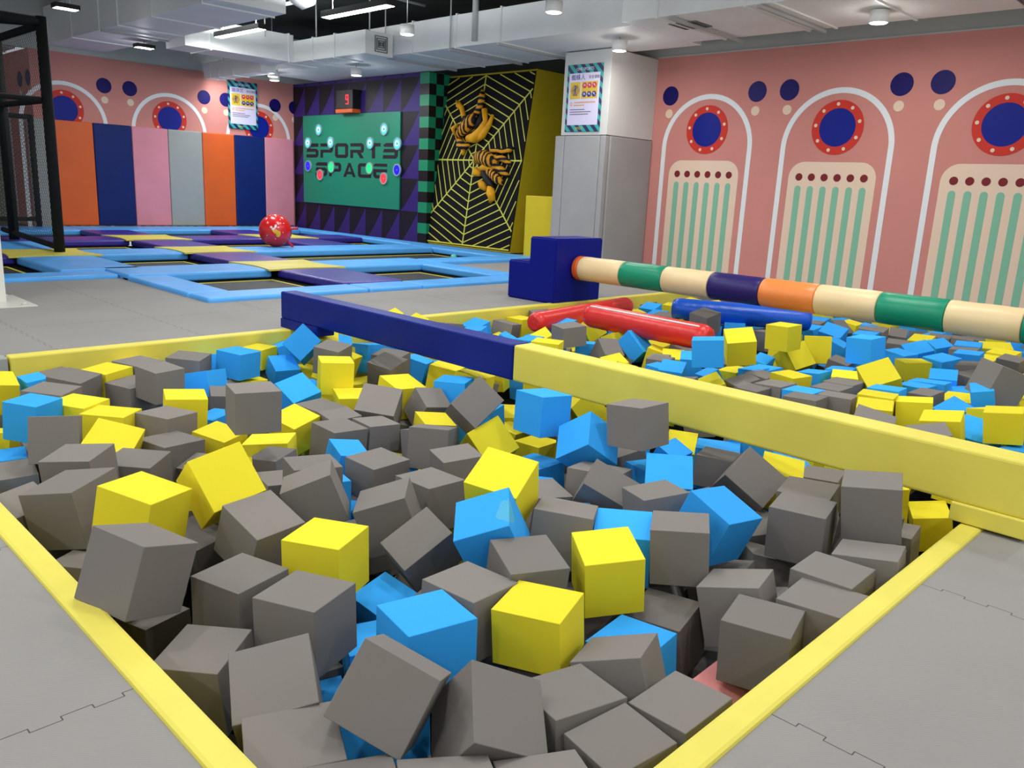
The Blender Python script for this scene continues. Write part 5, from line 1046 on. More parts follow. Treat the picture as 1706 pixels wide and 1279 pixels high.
b;5.265 1.238 -0.1719 0.08789 0.642 0.7342 0.2025 0.232 0.2206 0.216;blue foam cube leaning behind the right half of the yellow beam
b;5.057 0.9772 -0.1862 0.01647 0.7526 0.6564 -0.04931 0.1377 0.1938 0.1961;level blue foam cube right of the blue cube behind beam
g;4.741 1.347 -0.1142 0.1206 0.5105 0.8514 -0.006355 0.2036 0.2004 0.2003;tilted grey foam cube left of the blue cube behind beam
g;4.683 1.658 -0.0892 0.05015 -0.5927 -0.7967 -0.107 0.2187 0.2006 0.2018;tilted grey foam cube in front of the far yellow diamond
g;4.806 2.113 -0.09689 0.007947 0.6825 0.7306 -0.02085 0.213 0.202 0.2014;level grey foam cube, fourth nearest one left of the far yellow diamond
g;5.029 2.004 -0.0967 0.006385 -0.6518 -0.7581 0.01912 0.2067 0.1988 0.1992;level grey foam cube, second nearest one left of the far yellow diamond
g;5.292 2.154 -0.1104 0.02184 0.7263 0.687 -0.003362 0.202 0.1995 0.1995;level grey foam cube, third nearest one left of the far yellow diamond
g;5.505 2.162 -0.1064 0.01974 0.7218 0.6918 -0.004412 0.2088 0.2027 0.2014;level grey foam cube, nearest one left of the far yellow diamond
b;5.007 2.216 -0.1043 0.01198 0.6978 0.7159 -0.02018 0.2054 0.2001 0.1998;level blue foam cube, second nearest one left of the far yellow diamond
g;5.04 2.428 -0.1075 0.02654 0.7333 0.6792 -0.01521 0.1997 0.1987 0.1985;level grey foam cube, nearest one in front of the roof shaped yellow cube
g;4.862 2.492 -0.1204 0.01165 0.02442 0.9996 -0.0004377 0.1818 0.1573 0.1889;level grey foam cube, second nearest one in front of the blue cube by red tube
g;5.405 2.719 -0.1451 0.02694 -0.7478 -0.6625 -0.03409 0.1826 0.1924 0.1974;level grey foam cube, second nearest one in front of the roof shaped yellow cube
y;3.454 3.692 -0.08202 0.08476 -0.5112 -0.8551 0.01741 0.2084 0.2001 0.2014;level yellow foam cube, nearest one behind the grey cube by beam middle
y;5.418 2.509 -0.1092 0.00197 -0.7824 -0.6226 -0.01178 0.201 0.2013 0.1995;level yellow foam cube in front of the roof shaped yellow cube
b;5.866 2.534 -0.1511 0.03659 0.7192 0.6928 -0.03878 0.1806 0.1951 0.1982;level blue foam cube in front of the roof shaped yellow cube
y;5.876 2.305 -0.1264 0.04126 0.5671 0.8219 0.03461 0.1898 0.2 0.1985;level yellow foam cube left of the far yellow diamond
b;6.084 2.417 -0.1323 0.03146 0.6455 0.7621 -0.03913 0.1914 0.1995 0.1993;level blue foam cube, nearest one left of the far yellow diamond
g;6.589 2.659 -0.1642 0.05962 -0.6576 -0.7454 -0.09131 0.1627 0.1982 0.1975;level grey foam cube left of the large far blue cube
b;5.668 2.842 -0.1582 0.02892 0.7355 0.6769 -0.01118 0.201 0.2034 0.2044;level blue foam cube, nearest one left of the roof shaped yellow cube
b;6.185 3.135 -0.1842 0.01967 -0.6483 -0.7496 -0.1321 0.1328 0.197 0.1964;tilted blue foam cube left of the roof shaped yellow cube
b;7.731 3.221 -0.09226 0.05705 0.6656 0.7151 0.2057 0.213 0.2051 0.2015;tilted blue foam cube, second nearest one right of the roof shaped yellow cube
b;8.48 3.705 -0.1271 0.04326 0.6755 0.7354 0.03195 0.2091 0.204 0.2034;level blue foam cube, second nearest one right of the yellow cube by blue tube
b;8.006 3.551 -0.1492 0.07541 0.7549 0.6497 0.04701 0.1774 0.1908 0.1967;level blue foam cube, nearest one right of the yellow cube by blue tube
b;7.455 3.064 -0.1615 0.1354 -0.5819 -0.7852 -0.1625 0.1622 0.2004 0.1978;tilted blue foam cube, nearest one right of the roof shaped yellow cube
b;7.974 2.992 -0.1231 0.03757 0.6725 0.7389 0.01832 0.1975 0.2003 0.1998;level blue foam cube, nearest one behind the large far blue cube
g;8.186 3.01 -0.09964 0.02469 0.6623 0.7468 0.05513 0.2375 0.2089 0.2094;level grey foam cube behind the large far blue cube
g;8.6 2.918 -0.1531 0.07058 0.5938 0.7895 0.1382 0.1693 0.202 0.1981;tilted grey foam cube right of the large far blue cube
y;8.861 3.501 -0.1626 0.0379 -0.7029 -0.7069 -0.06975 0.1671 0.1966 0.1975;level yellow foam cube behind the large far blue cube
g;8.244 3.385 -0.1131 0.02072 0.1185 0.942 0.3132 0.1927 0.1907 0.1961;tipped up grey foam cube left of the large far blue cube
y;8.254 2.57 -0.1281 0.09018 0.6954 0.7092 0.07255 0.1939 0.2002 0.1995;tilted yellow foam cube right of the large far blue cube
g;7.872 2.661 -0.1426 0.02065 0.6039 0.7956 0.04385 0.182 0.2003 0.1987;level grey foam cube, nearest one right of the large far blue cube
g;8.577 2.515 -0.1314 0.01216 0.6301 0.7761 0.02313 0.1961 0.201 0.2004;level grey foam cube, second nearest one right of the large far blue cube
g;8.585 2.316 -0.1228 0.02344 -0.6284 -0.7774 -0.01638 0.1887 0.1983 0.1976;level grey foam cube, third nearest one right of the large far blue cube
b;8.277 3.101 -0.07475 0.03725 -0.6409 -0.7659 -0.03481 0.1321 0.1837 0.1817;level blue foam cube, second nearest one behind the large far blue cube
g;7.246 3.632 -0.1326 0.6366 0.5844 0.3752 0.3353 0.1996 0.1902 0.2;level grey foam cube left of the yellow cube by blue tube
g;8.244 3.638 -0.1325 0.0328 0.6507 0.7586 0.00531 0.1844 0.1978 0.1976;level grey foam cube, second nearest one right of the yellow cube by blue tube
g;2.278 4.761 -0.24 0.02274 -0.1932 -0.979 -0.06075 0.1224 0.1876 0.1842;level sunken grey foam cube left of the perched grey cube
y;4.726 4.213 -0.08275 0.0131 -0.506 -0.8624 -0.005384 0.221 0.202 0.2022;level yellow foam cube in front of the grey cube by red tube
y;4.975 3.715 -0.1632 0.05642 0.8619 0.4838 0.1411 0.1975 0.1647 0.1976;tilted yellow foam cube in front of the grey cube by red tube
y;5.307 4.766 -0.1614 0.2689 0.2641 0.9257 0.03154 0.1773 0.203 0.2006;tipped up yellow foam cube left of the grey cube by red tube
b;5.043 4.687 -0.1617 0.06138 0.7175 0.6937 0.01354 0.181 0.1797 0.1965;level blue foam cube, second nearest one left of the grey cube by red tube
b;5 4.963 -0.1771 0.07236 0.2567 -0.9388 -0.2179 0.1987 0.1425 0.197;tipped up blue foam cube left of the grey cube by red tube
y;5.715 3.866 -0.1798 0.0919 -0.5509 -0.8271 -0.06386 0.137 0.199 0.1966;tilted yellow foam cube, second nearest one left of the blue cube by red tube
y;5.646 3.638 -0.183 0.06408 0.4777 0.8707 0.09773 0.1761 0.2064 0.203;tilted yellow foam cube, nearest one left of the blue cube by red tube
b;5.525 3.416 -0.1362 0.0472 0.4842 0.8705 0.07487 0.1289 0.1944 0.1903;level blue foam cube, nearest one left of the blue cube by red tube
g;5.258 3.5 -0.1507 0.004843 0.6136 0.7896 -0.003436 0.1667 0.1953 0.196;level grey foam cube, second nearest one left of the blue cube by red tube
b;5.071 3.39 -0.1614 0.02672 -0.6751 -0.7369 -0.02238 0.1337 0.1826 0.191;level blue foam cube, second nearest one left of the blue cube by red tube
y;5.05 2.884 -0.1704 0.1611 0.8845 0.3931 0.193 0.2004 0.1498 0.1974;tipped up yellow foam cube in front of the blue cube by red tube
g;5.198 2.733 -0.1592 0.1465 0.3011 0.9414 -0.04165 0.1856 0.1981 0.2005;tilted grey foam cube left of the roof shaped yellow cube
y;5.538 3.012 -0.179 0.05107 0.7313 0.6798 0.02129 0.1643 0.1847 0.1966;level yellow foam cube in front of the blue cube by red tube
b;5.309 3.066 -0.1714 0.2387 0.862 0.4435 0.05686 0.1915 0.1219 0.1936;tipped up blue foam cube in front of the blue cube by red tube
g;5.007 2.609 -0.1586 0.05166 -0.633 -0.7716 -0.03669 0.1631 0.1969 0.1966;level grey foam cube, nearest one in front of the blue cube by red tube
b;5.515 2.842 -0.1384 0.02656 0.7231 0.6898 -0.02238 0.1521 0.1815 0.1901;level blue foam cube, second nearest one left of the roof shaped yellow cube
y;4.212 5.486 0.002261 0.2075 0.1445 0.9673 0.01979 0.146 0.1962 0.2039;tilted yellow foam cube, second nearest one right of the blue cube by navy beam
y;4.461 5.539 -0.06032 0.007359 0.2672 -0.9417 -0.2045 0.1975 0.1347 0.2026;tilted yellow foam cube, third nearest one right of the blue cube by navy beam
y;3.463 5.399 -0.09766 0.04944 -0.2669 -0.9553 -0.1173 0.1691 0.1964 0.195;tilted yellow foam cube, nearest one right of the blue cube by navy beam
b;3.697 5.554 -0.1852 0.06705 -0.2164 -0.9557 -0.1877 0.158 0.2019 0.1998;tilted blue foam cube right of the blue cube by navy beam
y;3.4 4.81 -0.3392 0.09073 0.3078 0.947 -0.009962 0.1358 0.2005 0.1977;level sunken yellow foam cube right of the yellow cube under navy beam
y;2.945 4.582 -0.3566 0.1214 -0.172 -0.9775 -0.0126 0.1291 0.1959 0.1966;tilted sunken yellow foam cube in front of the yellow cube under navy beam
y;5.466 1.24 -0.05848 0.6763 0.5689 0.3887 0.2606 0.1842 0.1503 0.1849;tilted yellow foam cube behind the blue cube behind beam
b;2.465 0.9257 -0.4508 0.75 0.005173 -0.1497 0.6442 0.2 0.2 0.2;tilted sunken blue foam cube right of the pink cube
g;0.8228 2.196 -0.4338 0.9886 0.08751 0.03905 0.1159 0.2 0.2 0.2;level sunken grey foam cube left of the square grey front cube
g;0.8637 2.855 -0.2573 0.9288 -0.002589 0.07201 0.3636 0.2 0.2 0.2;level sunken grey foam cube left of the overhanging grey cube
g;0.8431 1.852 -0.4589 0.9728 -0.04327 -0.08598 0.2109 0.2 0.2 0.2;level sunken grey foam cube in front of the square grey front cube
g;2.358 1.183 -0.4661 0.9912 -0.06356 -0.03681 0.1101 0.2 0.2 0.2;level sunken grey foam cube behind the pink cube
g;2.761 0.9286 -0.3047 0.7913 -0.04643 0.01747 0.6094 0.2 0.2 0.2;level sunken grey foam cube right of the grey cube above pink
g;2.914 1.356 -0.3025 0.9221 0.06998 0.1008 0.3669 0.2 0.2 0.2;tilted sunken grey foam cube in front of the leaning blue cube
g;0.858 3.487 -0.2961 0.7379 -0.05742 -0.07056 0.6688 0.2 0.2 0.2;level sunken grey foam cube left of the level yellow cube at left
g;3.065 0.9361 -0.4224 0.9737 -0.147 0.126 0.12 0.2 0.2 0.2;tilted sunken grey foam cube right of the grey cube above pink
g;2.097 1.611 -0.3021 0.7824 0.01404 0.0121 0.6225 0.2 0.2 0.2;level sunken grey foam cube right of the nearest yellow cube
g;2.648 1.381 -0.2999 0.9883 -0.128 -0.01739 0.08161 0.2 0.2 0.2;tilted sunken grey foam cube, second nearest one behind the grey cube above pink
g;1.903 2.635 -0.3242 0.9003 -0.157 0.002431 0.4059 0.2 0.2 0.2;tilted sunken grey foam cube right of the lone yellow cube
b;3.165 2.089 -0.1927 0.7914 0.01653 0.01161 0.6109 0.2 0.2 0.2;level blue foam cube left of the leaning blue cube
g;3.127 1.527 -0.2861 0.9074 -0.05108 -0.07397 0.4106 0.2 0.2 0.2;level sunken grey foam cube right of the leaning blue cube
g;3.22 2.329 -0.189 0.7926 -0.09711 0.006169 0.6019 0.2 0.2 0.2;level grey foam cube right of the corner balanced blue cube
g;6.072 5.517 -0.1169 0.8829 -0.03342 -0.02517 0.4677 0.2 0.2 0.2;level grey foam cube, nearest one left of the grey cube by red tube
g;2.445 1.573 -0.309 0.9359 -0.2152 -0.07126 0.2696 0.2 0.2 0.2;tipped up sunken grey foam cube right of the upright yellow cube
b;3.124 3.253 -0.1544 0.9824 -0.02489 -0.01875 0.1844 0.2 0.2 0.2;level blue foam cube in front of the grey cube by beam middle
g;1.861 0.9442 -0.4609 0.8923 -0.01862 -0.3418 0.2942 0.2 0.2 0.2;tipped up sunken grey foam cube in front of the pink cube
b;5.175 5.509 -0.1605 0.9881 0.03773 -0.1442 0.03882 0.2 0.2 0.2;tilted blue foam cube left of the grey cube by red tube
g;2.663 3.179 -0.1808 0.7232 -0.05834 0.1147 0.6785 0.2 0.2 0.2;tilted grey foam cube in front of the grey cube by beam middle
g;1.206 2.033 -0.4183 0.744 -0.02118 0.05438 0.6656 0.2 0.2 0.2;level sunken grey foam cube right of the square grey front cube
y;3.882 1.277 -0.1787 0.9525 -0.03443 -0.1101 0.2819 0.2 0.2 0.2;tilted yellow foam cube behind the tallest grey cube
y;6.514 5.513 -0.1572 0.9307 -0.0003579 -0.1548 0.3316 0.2 0.2 0.2;tilted yellow foam cube behind the grey cube by red tube
g;8.396 4.172 -0.1382 0.9734 0.16 0.03592 0.1599 0.2 0.2 0.2;tilted grey foam cube behind the yellow cube by blue tube
b;5.415 4.359 -0.189 0.9487 -0.01796 0.03237 0.3139 0.2 0.2 0.2;level blue foam cube in front of the grey cube by red tube
b;4.049 3.757 -0.1516 0.7878 -0.04067 0.009845 0.6144 0.2 0.2 0.2;level blue foam cube behind the blue cube below beam
y;8.554 5.025 -0.1205 0.9134 -0.04031 -0.0312 0.4038 0.2 0.2 0.2;level yellow foam cube, second nearest one left of the yellow cube by blue tube
y;3.528 3.471 -0.2846 0.8366 0.08848 -0.05108 0.5382 0.2 0.2 0.2;level sunken yellow foam cube right of the grey cube by beam middle
y;4.001 4.044 -0.1217 0.98 -0.03836 -0.08265 0.1768 0.2 0.2 0.2;level yellow foam cube, second nearest one behind the grey cube by beam middle
g;8.056 3.779 -0.1181 0.8922 -0.006298 -0.08911 0.4428 0.2 0.2 0.2;level grey foam cube, nearest one right of the yellow cube by blue tube
y;3.233 5.338 -0.3209 0.9981 0.02921 0.04844 0.02245 0.2 0.2 0.2;level sunken yellow foam cube left of the yellow cube under navy beam
g;8.156 4.507 -0.1602 0.966 0.166 -0.1004 0.1709 0.2 0.2 0.2;tilted grey foam cube left of the yellow cube by blue tube
g;2.992 3.786 -0.3173 0.8121 0.1532 -0.02083 0.5627 0.2 0.2 0.2;tilted sunken grey foam cube left of the grey cube by beam middle
b;3.833 1.951 -0.1137 0.9853 0.09393 0.01657 0.1419 0.2 0.2 0.2;level blue foam cube behind the grey diamond cube
g;1.581 1.357 -0.2864 0.9831 -0.08047 -0.03042 0.1619 0.2 0.2 0.2;level sunken grey foam cube right of the corner balanced grey cube
b;7.323 4.041 -0.1422 0.9486 -0.05182 0.1478 0.2749 0.2 0.2 0.2;tilted blue foam cube left of the yellow cube by blue tube
g;3.381 1.139 -0.186 0.9973 0.02571 0.06355 0.02481 0.2 0.2 0.2;level grey foam cube, nearest one in front of the tallest grey cube
y;5.822 4.346 -0.1501 0.8061 -0.1208 0.1458 0.5607 0.2 0.2 0.2;tilted yellow foam cube right of the grey cube by red tube
g;1.22 4.515 -0.3025 0.724 0.01186 -0.1 0.6824 0.2 0.2 0.2;level sunken grey foam cube, nearest one in front of the square faced grey cube
g;1.674 1.594 -0.3123 0.9263 -0.07655 0.01708 0.3686 0.2 0.2 0.2;level sunken grey foam cube in front of the nearest yellow cube
y;2.724 5.241 -0.3233 0.7297 0.00178 0.02192 0.6834 0.2 0.2 0.2;level sunken yellow foam cube in front of the far upright blue cube
y;8.942 4.823 -0.1488 0.7231 -0.06504 -0.08063 0.683 0.2 0.2 0.2;level yellow foam cube, nearest one left of the yellow cube by blue tube
g;1.872 2.212 -0.3881 0.7145 0.1048 -0.005756 0.6917 0.2 0.2 0.2;level sunken grey foam cube behind the bright blue front cube
y;6.09 4.067 -0.1979 0.743 -0.02988 -0.09512 0.6619 0.2 0.2 0.2;level yellow foam cube left of the blue cube by red tube
b;2.62 5.507 -0.1966 0.7475 -0.08481 0.1448 0.6427 0.2 0.2 0.2;tilted blue foam cube, nearest one left of the far upright blue cube
g;4.378 2.552 -0.1691 0.9904 -0.1295 -0.01867 0.04487 0.2 0.2 0.2;tilted grey foam cube in front of the blue cube by red tube
g;5.985 3.798 -0.1844 0.9682 0.1044 -0.05504 0.2208 0.2 0.2 0.2;tilted grey foam cube left of the blue cube by red tube
g;2.577 1.155 -0.3052 0.9819 -0.1329 -0.02215 0.1335 0.2 0.2 0.2;tilted sunken grey foam cube, nearest one behind the grey cube above pink
g;2.13 2.842 -0.4798 0.9946 -0.03673 0.03332 0.09154 0.2 0.2 0.2;level sunken grey foam cube right of the lone yellow cube
"""
